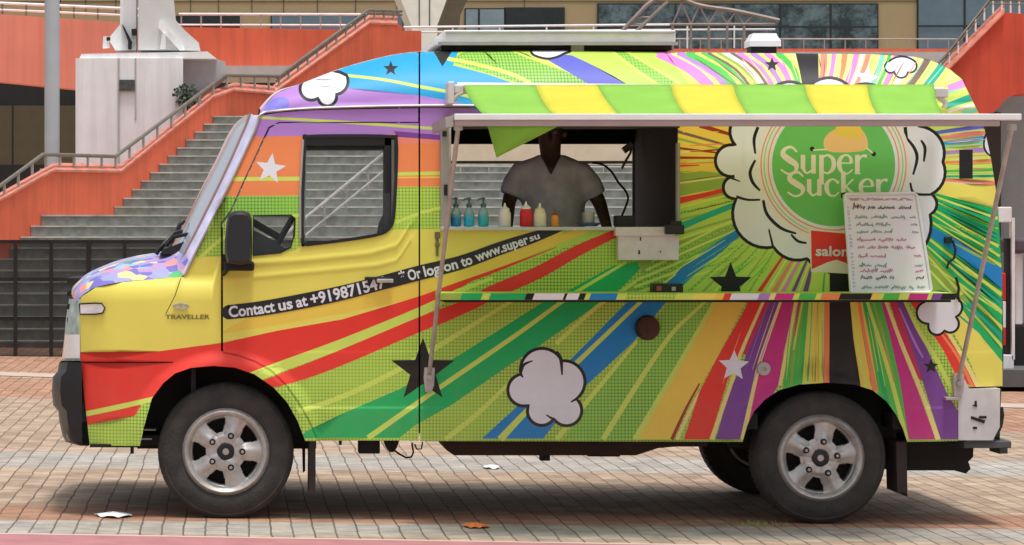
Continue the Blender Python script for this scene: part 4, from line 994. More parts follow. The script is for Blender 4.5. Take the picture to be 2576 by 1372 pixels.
o = mb.build('metal_tray'); tag(o, 'white sheet metal tray hanging under the right end of the counter', 'tray')
mb = M(frame_m); mb.pbox(1676, 566, 1722, 590, -.16, -.09, .006); mb.pbox(1690, 556, 1716, 568, -.15, -.1, .005)
k_ = M(frame_m); k_.pbox(1549, 542, 1598, 571, .1, .2, .008); k_ = k_.build('black_box'); tag(k_, 'small black box on the counter by the black cabinet', 'box')
o = mb.build('card_reader'); tag(o, 'black card reader on the white tray corner', 'card reader')
mb = M(frame_m); mb.pbox(1643, 714, 1719, 738, -.22, -.10, .006); mb.use(mat('red_lamp', (150, 70, 60), .3)); mb.pbox(1652, 720, 1664, 732, -.223, -.22); mb.use(steel); mb.pbox(1690, 722, 1700, 732, -.223, -.22)
o = mb.build('extension_socket'); tag(o, 'black extension socket box on the folding shelf', 'socket box')
mb = M(frame_m); mb.tube([at(u, v, .9) for u, v in catmull(S('1489,410 1515,414 1538,432 1556,460 1573,480 1580,500 1572,525 1562,548 1550,566 1548,580'), False, 4)], .006, 8); 
o = mb.build('hanging_cable'); tag(o, 'black cable looping beside the vendor', 'cable')
mb = M(steel); mb.tube([at(u, v, 1.5) for u, v in S('1590,364 1586,385 1574,405 1564,425')], .007, 8); mb.tube([at(1590, 364, 1.5), at(1568, 380, 1.5)], .02, 8); o = mb.build('ceiling_hook'); tag(o, 'thin metal hook hanging in the top corner of the far window', 'hook')
mb = M(mat('cabinet_black', (14, 13, 14), .35, var=.2)); mb.pbox(1612, 320, 1702, 600, 1.6, 1.75, .01); cb = mb.build('cabinet'); tag(cb, 'tall black cabinet at the right end of the serving window', 'cabinet')
mb = M(steel); mb.pbox(1693, 500, 1697, 530, 1.57, 1.6, .001); mb.build('handle', cb)

# menu board
bw = mat('board_white', (214, 206, 218), .35, var=.04, scale=10, coat=.2)
mbd = empty('menu_board', at(2235, 738, -.2), 'whiteboard menu with coloured handwriting leaning against the logo', 'menu board')
def bq(u, v, lift=0):      # point on the leaning board
    t = (v-488)/250; return at(u, v, -.07 - .10*t - lift)
mb = M(bw); pts = [(2124, 492), (2303, 490), (2340, 733), (2143, 737)]
f = [bq(*p) for p in pts]; bk = [p + Vector((0, .014, 0)) for p in f]
mb.add(f + bk, [(0,1,2,3), (7,6,5,4), (0,1,5,4), (1,2,6,5), (2,3,7,6), (3,0,4,7)]); mb.build('board', mbd)
mb = M(mat('board_frame', (206, 204, 210), .35, .3, var=.08))
mb.tube([bq(u, v, .002) for u, v in S('2124,494 2128,489 2300,487 2306,492 2343,728 2339,735 2148,739 2141,734 2124,494')], .0085, 8)
mb.use(seam); mb.tube([bq(2118, 498, -.004), bq(2117, 488, -.004), bq(2131, 486, -.004)], .006, 6); mb.build('board_frame', mbd)
ink = [mat('ink_dark', (70, 60, 75), .6, var=0), mat('ink_brown', (130, 80, 85), .6, var=0), mat('ink_green', (110, 150, 150), .6, var=0), mat('ink_red', (195, 90, 125), .6, var=0)]
rnd = random.Random(11)
mb = MB()
def scrib(x0, x1, y, h, m, wd=.0026):
    mb.use(m); x = x0
    while x < x1:
        wl = rnd.uniform(18, 46); xe = min(x1, x + wl); pts = []; xx = x; k = 0
        while xx < xe:
            pts.append(bq(xx + rnd.uniform(-.6, .6), y + (rnd.uniform(-.5, .2) if k % 2 else rnd.uniform(.2, .5))*h*(1.6 if rnd.random() < .15 else 1) - (xx-x0)*.004, .0015)); xx += rnd.uniform(2.0, 3.4); k += 1
        if len(pts) > 2: mb.tube(pts, wd, 4)
        x = xe + rnd.uniform(5, 9)
scrib(2146, 2182, 518, 20, ink[1], .0036); scrib(2184, 2292, 523, 9, ink[0], .0034)
for k in range(2):
    scrib(2136 + k*3, 2298, 500 + k*3, 5, ink[3 if k else 1], .0014)
for y in range(512, 726, 9):
    for xx in (2132 + (y-490)*.08, 2308 + (y-490)*.145): scrib(xx - 3, xx + 3, y, 6, ink[rnd.choice((1, 2, 3))], .0014)
for y, x0, x1, c in ((546,2152,2278,2),(565,2154,2252,2),(583,2156,2248,2),(603,2156,2282,3),(622,2158,2312,3),(643,2160,2232,3),(667,2162,2240,2),(681,2164,2246,3),(698,2166,2252,0),(722,2168,2300,2)):
    scrib(x0, x1, y, 10, ink[c]);
    if c != 3 or y > 640: scrib(2290 + (y-546)*.1, 2306 + (y-546)*.12, y, 7, ink[c])
o = mb.build('handwriting', mbd, fix=False)

# vendor
def skinned(name, V, E, Rr, m, parent=None, sub=2):
    me = bpy.data.meshes.new(name); me.from_pydata([tuple(v) for v in V], E, []); me.materials.append(m)
    o = link(name, me, parent)
    sk = o.modifiers.new('skin', 'SKIN'); sk.use_smooth_shade = True
    for i, r in enumerate(Rr):
        r = r if isinstance(r, tuple) else (r, r); me.skin_vertices[0].data[i].radius = r
    me.skin_vertices[0].data[0].use_root = True
    s2 = o.modifiers.new('sub', 'SUBSURF'); s2.levels = sub; s2.render_levels = sub
    return o
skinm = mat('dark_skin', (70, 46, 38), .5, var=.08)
V, E, Rr = [], [], []
def jt(px, py, Y, r, par=None):
    V.append(at(px, py, Y)); Rr.append(r); i = len(V)-1
    if par is not None: E.append((par, i))
    return i
PV = jt(1402, 690, .74, (.11, .08)); w_ = jt(1398, 590, .73, (.10, .07), PV); ch = jt(1388, 470, .72, (.095, .06), w_); nb = jt(1386, 408, .70, (.055, .045), ch); nk = jt(1385, 386, .66, .060, nb)
hd = jt(1384, 362, .61, (.062, .075), nk); hd2 = jt(1383, 324, .60, (.075, .092), hd); jt(1384, 300, .61, (.06, .07), hd2)
def arm(s, sh, el, wr):
    a = jt(*sh, .044, ch); b_ = jt((sh[0]+el[0])/2, (sh[1]+el[1])/2, (sh[2]+el[2])/2, .046, a); c_ = jt(*el, .042, b_); d_ = jt(*wr, .026, c_)
    pm = jt(wr[0] + 2, wr[1] + 22, wr[2] - .05, (.036, .016), d_)
    for k in range(4):
        f1 = jt(wr[0] - 13 + k*9, wr[1] + 42, wr[2] - .09, .0095, pm); jt(wr[0] - 14 + k*9.5, wr[1] + 52 - (k in (0, 3))*4, wr[2] - .115, .008, f1)
    t1 = jt(wr[0] - 20*s, wr[1] + 26, wr[2] - .07, .011, pm); jt(wr[0] - 26*s, wr[1] + 38, wr[2] - .10, .009, t1)
arm(-1, (1316, 440, .70), (1280, 500, .69), (1276, 590, .52)); arm(1, (1460, 442, .70), (1506, 502, .70), (1532, 588, .54))
for s in (-1, 1):
    h = jt(1402 + s*38, 740, .74, .09, PV); k_ = jt(1402 + s*40, 880, .72, .062, h); an = jt(1402 + s*40, 985, .75, .045, k_); jt(1402 + s*44, 1000, .62, (.045, .03), an)
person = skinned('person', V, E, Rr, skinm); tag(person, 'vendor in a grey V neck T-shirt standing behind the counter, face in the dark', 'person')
shirt = mat('grey_tshirt', (190, 178, 198), .9, var=.20, scale=14, bump=.6, bscale=16)
mb = M(shirt); rows = []
for y, cx_, hw, dp in ((684, 1402, 80, .115), (600, 1400, 74, .112), (530, 1394, 78, .118), (475, 1389, 88, .122), (440, 1387, 95, .118), (420, 1386, 94, .105), (407, 1386, 76, .088), (398, 1386, 52, .074), (390, 1386, 33, .064)):
    c_ = at(cx_, y, .70 + .05*(y-400)/284); hwm = hw*(DIST+.7)/FPX
    rows.append([c_ + Vector((hwm*math.cos(t)*(1 - .12*abs(math.sin(t))), dp*math.sin(t), .004*math.sin(7*t + y))) for t in (2*math.pi*k/36 for k in range(36))])
mb.loft(rows, True, True); mb.add(rows[0], [tuple(range(36))]); mb.add(rows[-1], [tuple(range(36))])
mb.tube([at(1340, 428, .70), at(1312, 436, .70), at(1294, 462, .695), at(1282, 492, .69)], [.060, .068, .064, .060], 20)
mb.tube([at(1430, 430, .70), at(1462, 438, .70), at(1484, 464, .70), at(1500, 494, .70)], [.060, .068, .064, .060], 20)
sh_ = mb.build('tshirt', person); rm = sh_.modifiers.new('fuse', 'REMESH'); rm.mode = 'VOXEL'; rm.voxel_size = .011; rm.use_smooth_shade = True
sm_ = sh_.modifiers.new('soft', 'SMOOTH'); sm_.factor = .6; sm_.iterations = 6
NV = 12; rows = []
for i in range(NV + 1):
    t = i/NV; v = 391 + 48*t; hw = 25*(1-t) + 1; r = []
    for j in range(9):
        u = 1386 + hw*(j/4 - 1); 
        dp = float(np.interp(v, [390, 398, 407, 420, 440], [.064, .074, .088, .105, .118])); hwm = float(np.interp(v, [390, 398, 407, 420, 440], [33, 52, 76, 94, 95]))
        r.append(at(u, v, .70 - dp*math.sqrt(max(0, 1 - ((u-1386)/hwm)**2)) - .007))
    rows.append(r)
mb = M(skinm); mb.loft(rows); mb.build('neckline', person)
mb = M(mat('black_hair', (18, 16, 16), .7, var=.3, scale=60)); hc = at(1383, 319, .62); rows = []
for i in range(9):
    th = math.pi*.52*i/8; rows.append([hc + Vector((.094*math.sin(th)*math.cos(2*math.pi*k/20), .112*math.sin(th)*math.sin(2*math.pi*k/20) + .02, .115*math.cos(th) + .01)) for k in range(20)])
mb.loft(rows, True, True); mb.build('hair', person)
for s in (-1, 1):
    mb = M(skinm); e = at(1383 + s*36, 339, .61); mb.lathe([(0, -.012), (.012, -.01), (.02, 0), (.012, .01), (0, .012)], e, 'y', 12); mb.build('ear', person)
    mb = M(mat('eye_white', (110, 104, 100), .3, var=0)); e = at(1383 + s*15, 332, .515); mb.lathe([(0, -.010), (.007, -.008), (.011, 0), (.006, .008), (0, .01)], e, 'y', 12); mb.use(frame_m); mb.lathe([(0, -.0115), (.005, -.0095)], e, 'y', 10); mb.build('eye', person)
mb = M(skinm); e = at(1383, 342, .51); mb.tube([e + Vector((0, .02, .03)), e + Vector((0, -.005, .005)), e + Vector((0, -.018, -.012)), e + Vector((0, .01, -.018))], [.008, .011, .016, .008], 10); mb.build('nose', person)
mb = M(mat('lips', (90, 48, 44), .5, var=0)); mb.tube([at(1372, 359, .515), at(1383, 358, .505), at(1394, 359, .515)], [.003, .007, .003], 8); mb.build('mouth', person)

# ================================================================== GROUND
SLOPE = .0095
def gz(x): return .012 - SLOPE*x
def groundz(px, Y): return gz(at(px, 0, Y).x)
gm = bpy.data.materials.new('brick_pavers'); gm.use_nodes = True; n = gm.node_tree; p = n.nodes['Principled BSDF']; p.inputs['Roughness'].default_value = .85
tc = n.nodes.new('ShaderNodeTexCoord'); mp = n.nodes.new('ShaderNodeMapping'); mp.inputs['Rotation'].default_value = (0, 0, R_(90.0))
n.links.new(tc.outputs['Object'], mp.inputs[0])
# slight waviness of the joints
nw = n.nodes.new('ShaderNodeTexNoise'); nw.inputs['Scale'].default_value = 3; n.links.new(tc.outputs['Object'], nw.inputs[0])
vs_ = n.nodes.new('ShaderNodeVectorMath'); vs_.operation = 'MULTIPLY_ADD'; vs_.inputs[1].default_value = (.03, .03, 0); n.links.new(nw.outputs['Color'], vs_.inputs[0]); n.links.new(mp.outputs[0], vs_.inputs[2])
def brick(c1, c2, mortar):
    b = n.nodes.new('ShaderNodeTexBrick'); b.offset = .5; b.squash = 1; b.inputs['Scale'].default_value = 1
    b.inputs['Brick Width'].default_value = .18; b.inputs['Row Height'].default_value = .107; b.inputs['Mortar Size'].default_value = .0048; b.inputs['Mortar Smooth'].default_value = .3; b.inputs['Bias'].default_value = -.1
    b.inputs['Color1'].default_value = alb(c1, 1.2); b.inputs['Color2'].default_value = alb(c2, 1.2); b.inputs['Mortar'].default_value = alb(mortar, 1.3)
    n.links.new(vs_.outputs[0], b.inputs[0]); return b
b1 = brick((214, 188, 162), (180, 154, 130), (146, 124, 104)); b2 = brick((210, 162, 130), (188, 140, 112), (146, 110, 90)); b3 = brick((188, 182, 172), (206, 196, 184), (144, 132, 120))
spx = n.nodes.new('ShaderNodeSeparateXYZ'); n.links.new(tc.outputs['Object'], spx.inputs[0])
def mth(op, a, b):
    m_ = n.nodes.new('ShaderNodeMath'); m_.operation = op
    for i, q in enumerate((a, b)):
        if isinstance(q, (int, float)): m_.inputs[i].default_value = q
        else: n.links.new(q, m_.inputs[i])
    return m_.outputs[0]
yb = mth('ADD', spx.outputs[1], mth('MULTIPLY', spx.outputs[0], .40)); 
def band(src, lo, hi): return mth('MULTIPLY', mth('GREATER_THAN', src, lo), mth('LESS_THAN', src, hi))
near_or = band(spx.outputs[1], -.12, .62)
big = n.nodes.new('ShaderNodeTexNoise'); big.inputs['Scale'].default_value = .9; big.inputs['Detail'].default_value = 4; n.links.new(tc.outputs['Object'], big.inputs[0])
patch = mth('GREATER_THAN', big.outputs[0], .40)
far_or = mth('ADD', band(yb, 9.3, 12.4), band(yb, 13.4, 30))
orm = mth('MINIMUM', mth('ADD', mth('MULTIPLY', near_or, patch), far_or), 1)
grm = mth('ADD', band(spx.outputs[1], -.74, -.12), band(spx.outputs[1], 3.0, 4.2))
m1 = n.nodes.new('ShaderNodeMix'); m1.data_type = 'RGBA'; n.links.new(grm, m1.inputs[0]); n.links.new(b1.outputs[0], m1.inputs[6]); n.links.new(b3.outputs[0], m1.inputs[7])
m2 = n.nodes.new('ShaderNodeMix'); m2.data_type = 'RGBA'; n.links.new(orm, m2.inputs[0]); n.links.new(m1.outputs[2], m2.inputs[6]); n.links.new(b2.outputs[0], m2.inputs[7])
bf = n.nodes.new('ShaderNodeTexBrick'); bf.offset = .5; bf.inputs['Scale'].default_value = 1; bf.inputs['Brick Width'].default_value = .36; bf.inputs['Row Height'].default_value = .214; bf.inputs['Mortar Size'].default_value = .004; bf.inputs['Color1'].default_value = (1, 1, 1, 1); bf.inputs['Color2'].default_value = (.86, .83, .81, 1); bf.inputs['Mortar'].default_value = (.72, .68, .64, 1); n.links.new(vs_.outputs[0], bf.inputs[0])
m3 = n.nodes.new('ShaderNodeMix'); m3.data_type = 'RGBA'; m3.blend_type = 'MULTIPLY'; m3.inputs[0].default_value = .8; n.links.new(m2.outputs[2], m3.inputs[6]); n.links.new(bf.outputs[0], m3.inputs[7]); m2 = m3
dn = n.nodes.new('ShaderNodeTexNoise'); dn.inputs['Scale'].default_value = 5; dn.inputs['Detail'].default_value = 8; dn.inputs['Roughness'].default_value = .7; n.links.new(tc.outputs['Object'], dn.inputs[0])
dr = n.nodes.new('ShaderNodeMapRange'); dr.inputs[1].default_value = .3; dr.inputs[2].default_value = .7; dr.inputs[3].default_value = .66; dr.inputs[4].default_value = 1.18; n.links.new(dn.outputs[0], dr.inputs[0])
vm = n.nodes.new('ShaderNodeVectorMath'); vm.operation = 'SCALE'; n.links.new(m2.outputs[2], vm.inputs[0]); n.links.new(dr.outputs[0], vm.inputs['Scale']); n.links.new(vm.outputs[0], p.inputs['Base Color'])
bp = n.nodes.new('ShaderNodeBump'); bp.inputs['Strength'].default_value = .9; bp.inputs['Distance'].default_value = .012; bp.invert = True; n.links.new(b1.outputs['Fac'], bp.inputs['Height']); n.links.new(bp.outputs[0], p.inputs['Normal'])
mb = M(gm); X0, X1 = -90, 90; mb.add([(X0, -40, gz(X0)), (X1, -40, gz(X1)), (X1, 240, gz(X1)), (X0, 240, gz(X0))], [(0, 1, 2, 3)])
g = mb.build('ground', fix=False); tag(g, kind='structure')
def strip(name, y0, y1, m, lift, x0=-20, x1=20, sl=.0): 
    mb = M(m); mb.add([(x0, y0 + sl*x0, gz(x0)+lift), (x1, y0 + sl*x1, gz(x1)+lift), (x1, y1 + sl*x1, gz(x1)+lift), (x0, y1 + sl*x0, gz(x0)+lift)], [(0, 1, 2, 3)])
    o = mb.build(name, fix=False); tag(o, kind='structure'); return o
strip('kerb', -1.9, -.90, mat('faded_red_kerb', (190, 128, 130), .8, var=.15, scale=5, g=1.15), .006, sl=-.065)
strip('kerb_line', -.90, -.84, mat('pale_line', (214, 200, 190), .8, var=.12, g=1.15), .004, sl=-.065)
strip('path', 12.55, 13.2, mat('pale_pink_path', (206, 182, 166), .85, var=.12, g=1.1), .006, -60, 60, -.40)

# litter
def litter(name, px, py, pts, m, label, cat):
    D = FPX*EYE/(py-FY); c = at(px, py, D-DIST); c.z = gz(c.x) + .004
    mb = M(m); rnd = random.Random(int(px)); nn = len(pts)
    q = catmull([(a, b) for a, b, h in pts], True, 3); nn = len(q)
    top = [Vector((c.x + a*rnd.uniform(.85, 1.12), c.y + b*rnd.uniform(.85, 1.12), c.z + rnd.uniform(0, .014))) for a, b in q]
    mb.add(top + [Vector((c.x, c.y, c.z + .022))], [(i, (i+1) % nn, nn) for i in range(nn)])
    o = mb.build(name, fix=False); md = o.modifiers.new('t', 'SOLIDIFY'); md.thickness = .002; tag(o, label, cat)
litter('paper_scrap', 285, 1308, [(-.10, 0, 0), (-.05, -.10, .004), (.03, -.12, .0), (.09, -.03, .006), (.08, .08, 0), (-.02, .12, .008)], mat('litter_white', (226, 228, 232), .6), 'crumpled white paper lying on the pavers before the front wheel', 'litter')
litter('food_wrapper', 1195, 1327, [(-.06, -.02, .004), (-.01, -.08, .0), (.06, -.05, .006), (.06, .05, .02), (.02, .06, .03), (-.04, .05, .01)], mat('litter_orange', (220, 128, 70), .5, var=.4, scale=30), 'orange and red wrapper lying on the pavers under the serving window', 'litter')
litter('paper_scrap', 1236, 1178, [(-.05, 0, 0), (0, -.08, .0), (.05, -.02, .006), (.04, .08, .01), (-.03, .07, 0)], MATS['litter_white'], 'small pale scrap on the ground seen beneath the van', 'litter')

# ================================================================== BACKGROUND
redp = mat('red_wall_paint', (212, 100, 70), .85, var=.12, scale=1.6, bump=.1, g=.84, detail=9, streak=.16); salm = mat('sunlit_coral_paint', (238, 132, 110), .8, var=.08, scale=1.2, g=.80, detail=9, streak=.10)  # coral wall is lighter as if in sun, put into its colour
conc = mat('white_concrete', (196, 200, 199), .8, var=.07, scale=2, g=.60, bump=.1, detail=10, streak=.14); stone = mat('grey_stone_steps', (130, 132, 126), .85, var=.35, scale=9, g=.9, detail=10); nose_m = mat('step_nosing', (182, 180, 170), .8, var=.35, scale=5, g=1.0, detail=8)
rail_m = mat('handrail_steel', (150, 146, 138), .45, .3, var=.15, g=.7); raild = mat('dark_handrail', (104, 100, 90), .5, .2, var=.2, g=.7); railw = mat('white_rail', (218, 214, 210), .5, var=.1, g=.7)
# steps
mb = MB(); ny = []
DL = lambda px: 1/(.02747 - .00549*(px-45)/805) - DIST
zk = 1.66; XR = at(1950, 0, 26).x
steps = []
for k in range(12):      # below the landing, going down
    px = 104 - 26*k; Y = DL(px); z = 1.66 - .14*(k+0); steps.append((px, Y, z))
for k in range(1, 13): steps.append((288 + 22.5*(k-1), DL(288 + 22.5*(k-1)), 1.66 + .122*k))
for px, Y, z in steps:
    xl = at(px, 500, Y).x; h = .14 if z <= 1.66 else .122
    mb.use(stone); mb.box(xl, XR, Y, Y + (1.8 if abs(z-1.66) < .001 else .42), z - h - .02, z - .018)
    mb.use(nose_m); mb.box(xl, XR, Y - .02, Y + (1.8 if abs(z-1.66) < .001 else .31), z - .018, z)
o = mb.build('stone_steps', sharp=20); tag(o, 'wide flight of grey stone steps rising behind the van', 'steps')
mb = M(redp)
mb.prism(S('-40,528 0,503 135,428 305,431 535,245 588,226 690,236 760,300 860,330 860,620 300,760 -40,760'), 0, dfun=lambda u, v: DL(u) + .02, thick=.35)
def coping(mb, pts, dfun, rise=15, back=.35):
    for (a, b), (c, d) in zip(pts[:-1], pts[1:]):
        p0, p1 = at(a, b, dfun(a) - .02), at(c, d, dfun(c) - .02); q0, q1 = at(a, b - rise, dfun(a) + back), at(c, d - rise, dfun(c) + back)
        mb.add([p0, p1, q1, q0, p0 - Vector((0, 0, .03)), p1 - Vector((0, 0, .03)), q1 - Vector((0, 0, .05)), q0 - Vector((0, 0, .05))], [(0,1,2,3), (7,6,5,4), (0,1,5,4), (1,2,6,5), (2,3,7,6), (3,0,4,7)])
LW = mb.build('stair_wall'); tag(LW, 'red painted stair side wall stepping up behind the windscreen', 'wall')
copm = mat('coral_coping', (226, 140, 118), .8, var=.3, scale=6, g=1.15, detail=9)  # paler than the wall: sun on the top put into the colour
mb = M(copm); coping(mb, S('-40,526 0,502 135,427 305,430 535,244 588,225 692,234'), lambda u: DL(u), 17); mb.build('coping', LW)
DB = lambda u: 1/(.02247 - .00165*(u-690)/323) - DIST
mb = M(redp); mb.prism(S('688,236 930,58 1000,60 1013,68 1013,230 860,330 700,300'), 0, dfun=lambda u, v: DB(u), thick=.4); o = mb.build('stair_wall'); tag(o, 'red stair wall of the upper flight, ending square above the van roof', 'wall')
mb = M(copm); coping(mb, S('688,234 930,57 1000,59'), DB, 20, .3); mb.build('coping', o)
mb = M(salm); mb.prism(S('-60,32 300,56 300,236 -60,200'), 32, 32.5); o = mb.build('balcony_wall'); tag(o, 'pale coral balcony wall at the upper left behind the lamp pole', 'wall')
mb = M(redp); mb.prism(S('290,66 1060,78 1060,166 290,166'), 34.5, 35); o = mb.build('balcony_wall'); tag(o, 'red balcony wall running behind the upper stair flight', 'wall')
mb = M(mat('grey_beam', (176, 172, 168), .8, var=.1, g=.75)); mb.prism(S('540,166 760,166 760,190 540,190'), 34.0, 36.5); o = mb.build('concrete_beam'); tag(o, 'grey concrete beam under the red balcony wall', 'beam')
# rails
def rail(name, label, pts, dfun, r, m, post, pm=None, second=None, dpost=36, group=None):
    t = empty(name, at(pts[0][0], pts[0][1] + post, dfun(pts[0][0])), label, 'railing', group)
    mb = M(m); mb.tube([at(a, b, dfun(a)) for a, b in pts], r, 8); mb.build('top_rail', t)
    if second: mb = M(m); mb.tube([at(a, b + second, dfun(a)) for a, b in pts], r*.8, 6); mb.build('lower_rail', t)
    L = 0; x = pts[0][0] + 6
    while x < pts[-1][0]:
        y = float(np.interp(x, [p[0] for p in pts], [p[1] for p in pts])); mb = M(pm or m); mb.tube([at(x, y, dfun(x)), at(x, y + post, dfun(x))], r*.75, 6); mb.build('post', t); x += dpost
rail('handrail', 'steel handrail following the red stair side wall beside the steps', S('-30,490 0,468 108,389 290,394 565,190 700,192'), lambda u: DL(u) + .1, .026, raild, 32, rail_m, None, 35)
rail('handrail', 'steel handrail climbing the upper flight above the cab', S('696,196 926,26 1010,29'), lambda u: DB(u) + .1, .024, raild, 32, rail_m, 9, 24)
rail('balcony_rail', 'double white rail along the top of the coral balcony wall', S('-60,4 0,8 360,24'), lambda u: 32.2, .024, railw, 30, raild, 17, 60)
rail('balcony_rail', 'white rail on the red balcony wall above the cab', S('450,36 960,37'), lambda u: 34.7, .022, railw, 40, rail_m, 27, 50)
rail('balcony_rail', 'pale rail crossing behind the long roof box', S('1015,69 1590,63 1950,61'), lambda u: 35.5, .02, railw, 60, railw, 13, 118)
rail('balcony_rail', 'thin rail on the red ledge behind the rear roof', S('1600,98 2420,99'), lambda u: 36.5, .014, rail_m, 26, rail_m, None, 52)
mb = M(redp); mb.prism(S('1690,123 2420,123 2420,131 1690,131'), 36.4, 36.9); mb.use(MATS['grey_beam']); mb.prism(S('1000,131 2430,131 2430,200 1000,200'), 36.3, 36.9); o = mb.build('ledge'); tag(o, 'narrow red topped ledge just above the rear of the van roof', 'ledge')
rail('handrail', 'steel handrail in the middle of the steps seen through the cab window', S('700,604 759,556 963,388 1010,350'), lambda u: 21.0 + (u-700)*.010, .02, rail_m, 62, rail_m, 44, 55)
rail('handrail', 'rail and posts seen through the serving window behind the vendor', S('1080,418 1620,421'), lambda u: 25.2, .012, rail_m, 55, rail_m, None, 72)
mb = M(mat('beige_beam', (172, 156, 136), .8, var=.08, g=.62)); mb.prism(S('1040,330 1800,330 1800,405 1040,405'), 25.5, 26); mb.use(mat('beam_dark_strip', (90, 78, 66), .8, g=.7)); mb.prism(S('1040,405 1800,405 1800,414 1040,414'), 25.6, 26)  # darker strip along the lower edge of the beam
mb.use(MATS['beige_beam']); mb.box(at(1045, 0, 25.6).x, at(1075, 0, 25.6).x, 25.6, 25.95, 0, at(0, 414, 25.6).z); mb.box(at(1760, 0, 25.6).x, at(1795, 0, 25.6).x, 25.6, 25.95, 0, at(0, 414, 25.6).z)
o = mb.build('footbridge_beam'); tag(o, 'beige beam crossing the steps behind the serving window', 'beam')
# lamp pole
polem = mat('pole_paint', (160, 166, 170), .5, .1, var=.08, scale=3, g=.72); b = at(131, 600, 24.5); top = at(131, -300, 24.5)
mb = M(polem); mb.tube([(b.x, b.y, gz(b.x)), top], at(150, 0, 24.5).x - b.x, 24); mb.use(rail_m); mb.box(b.x - .16, b.x + .16, b.y - .14, b.y + .14, 0, at(0, 425, 24.5).z); o = mb.build('lamp_pole'); tag(o, 'tall round pale grey steel pole at the left edge', 'pole')
# pedestal with steel legs
PD = empty('pylon_base', at(325, 425, 27), 'white concrete pylon base with splayed white steel legs on top', 'pylon base')
mb = M(conc); mb.prism(S('190,147 460,147 460,470 190,470'), 27, 28.6); mb.prism(S('205,136 522,130 545,148 200,147'), 27.05, 28.7)
mb.use(mat('concrete_joint', (160, 162, 156), .8, g=.72)); mb.prism(S('296,147 301,147 301,420 296,420'), 26.985, 27); mb.prism(S('339,147 343,147 343,300 339,300'), 26.985, 27); mb.build('plinth', PD)
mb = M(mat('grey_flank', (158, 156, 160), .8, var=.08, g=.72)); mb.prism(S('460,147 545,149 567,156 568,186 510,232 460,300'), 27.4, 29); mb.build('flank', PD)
mb = M(mat('dark_plate', (72, 74, 74), .5, var=.5, scale=30)); mb.prism(S('300,201 339,201 339,229 300,229'), 26.95, 26.98); mb.build('plate', PD)
mb = M(conc); mb.prism(S('303,-60 343,-60 343,126 290,127 272,98 302,62'), 27.5, 28.1); mb.build('leg', PD)
mb = M(mat('leg_steel', (186, 186, 184), .6, var=.06, g=.72)); mb.prism(S('348,-60 430,-60 441,50 466,78 500,108 504,128 348,126'), 27.3, 28.0); mb.use(conc); mb.prism(S('400,52 410,60 464,118 464,127 452,127 398,70'), 27.2, 27.3); mb.prism(S('408,85 416,85 417,122 402,124'), 27.15, 27.2); mb.build('leg', PD)
mb = M(conc); mb.prism(S('260,92 272,92 274,118 258,120'), 27.3, 27.6); mb.use(blackm); mb.prism(S('268,94 277,94 277,102 268,102'), 27.2, 27.3); mb.prism(S('306,60 314,70 332,105 330,124 322,124 322,104'), 27.4, 27.5); mb.prism(S('330,74 342,72 343,88 332,88'), 27.3, 27.5); mb.build('bolt_cover', PD)
# V pier
mb = M(mat('pier_concrete', (206, 198, 186), .8, var=.06, g=.62)); mb.prism(S('985,-60 1145,-60 1100,64 1100,170 1036,170 1036,68'), 38, 39.4); mb.use(seam); mb.prism(S('1054,-60 1056,-60 1056,66 1054,66'), 37.98, 38); mb.prism(S('1080,-60 1082,-60 1082,66 1080,66'), 37.98, 38); o = mb.build('concrete_pier'); tag(o, 'cream V shaped concrete pier rising above the cab roof', 'pier')
mb = M(mat('pier_shade', (92, 84, 68), .8, var=.1)); mb.prism(S('1148,-60 1205,-60 1158,38 1156,68 1102,68'), 39.6, 40.4); o = mb.build('pier_shade_side'); tag(o, 'shadow side of the V shaped pier, its shade put into the colour', 'pier side')  # pier's shadow side as its own slab, shade put into the colour
# facade
beige = mat('facade_beige', (146, 130, 98), .7, var=.07, scale=1, g=.70); FB = 46.0
FC = empty('office_building', at(1288, 600, FB), 'beige panelled building with dark glass windows across the top of the picture', 'building')
mb = M(beige); mb.prism(S('-600,-700 3300,-700 3300,420 -600,420'), FB, FB + 2)
mb.use(mat('facade_joint', (96, 86, 62), .8, g=.7))
for u in (150, 214, 290, 358, 478, 548, 632, 712, 797, 893, 997, 1318): mb.prism([(u, -80), (u+3, -80), (u+3, 36), (u, 36)], FB - .012, FB)
mb.prism(S('-100,3 2576,1 2576,4 -100,6'), FB - .012, FB); mb.build('facade_wall', FC)
brown = mat('brown_panel', (74, 64, 44), .7, var=.1, g=.8); mb = M(mat('dark_opening', (20, 18, 20), .6, var=.3)); mb.prism(S('540,188 760,188 760,240 540,240'), FB - .1, FB); mb.build('dark_opening', FC); mb = M(MATS['dark_opening']); mb.prism(S('-100,200 210,200 210,266 -100,266'), FB - .1, FB); mb.build('dark_opening', FC); mb = M(brown); mb.use(brown); mb.prism(S('-100,266 240,266 240,520 -100,520'), FB - .15, FB)
mb.use(blackm); mb.prism(S('30,266 34,266 34,420 30,420'), FB - .16, FB-.15); mb.prism(S('-100,415 240,415 240,520 -100,520'), FB - .17, FB-.155); mb.build('lower_panel', FC)
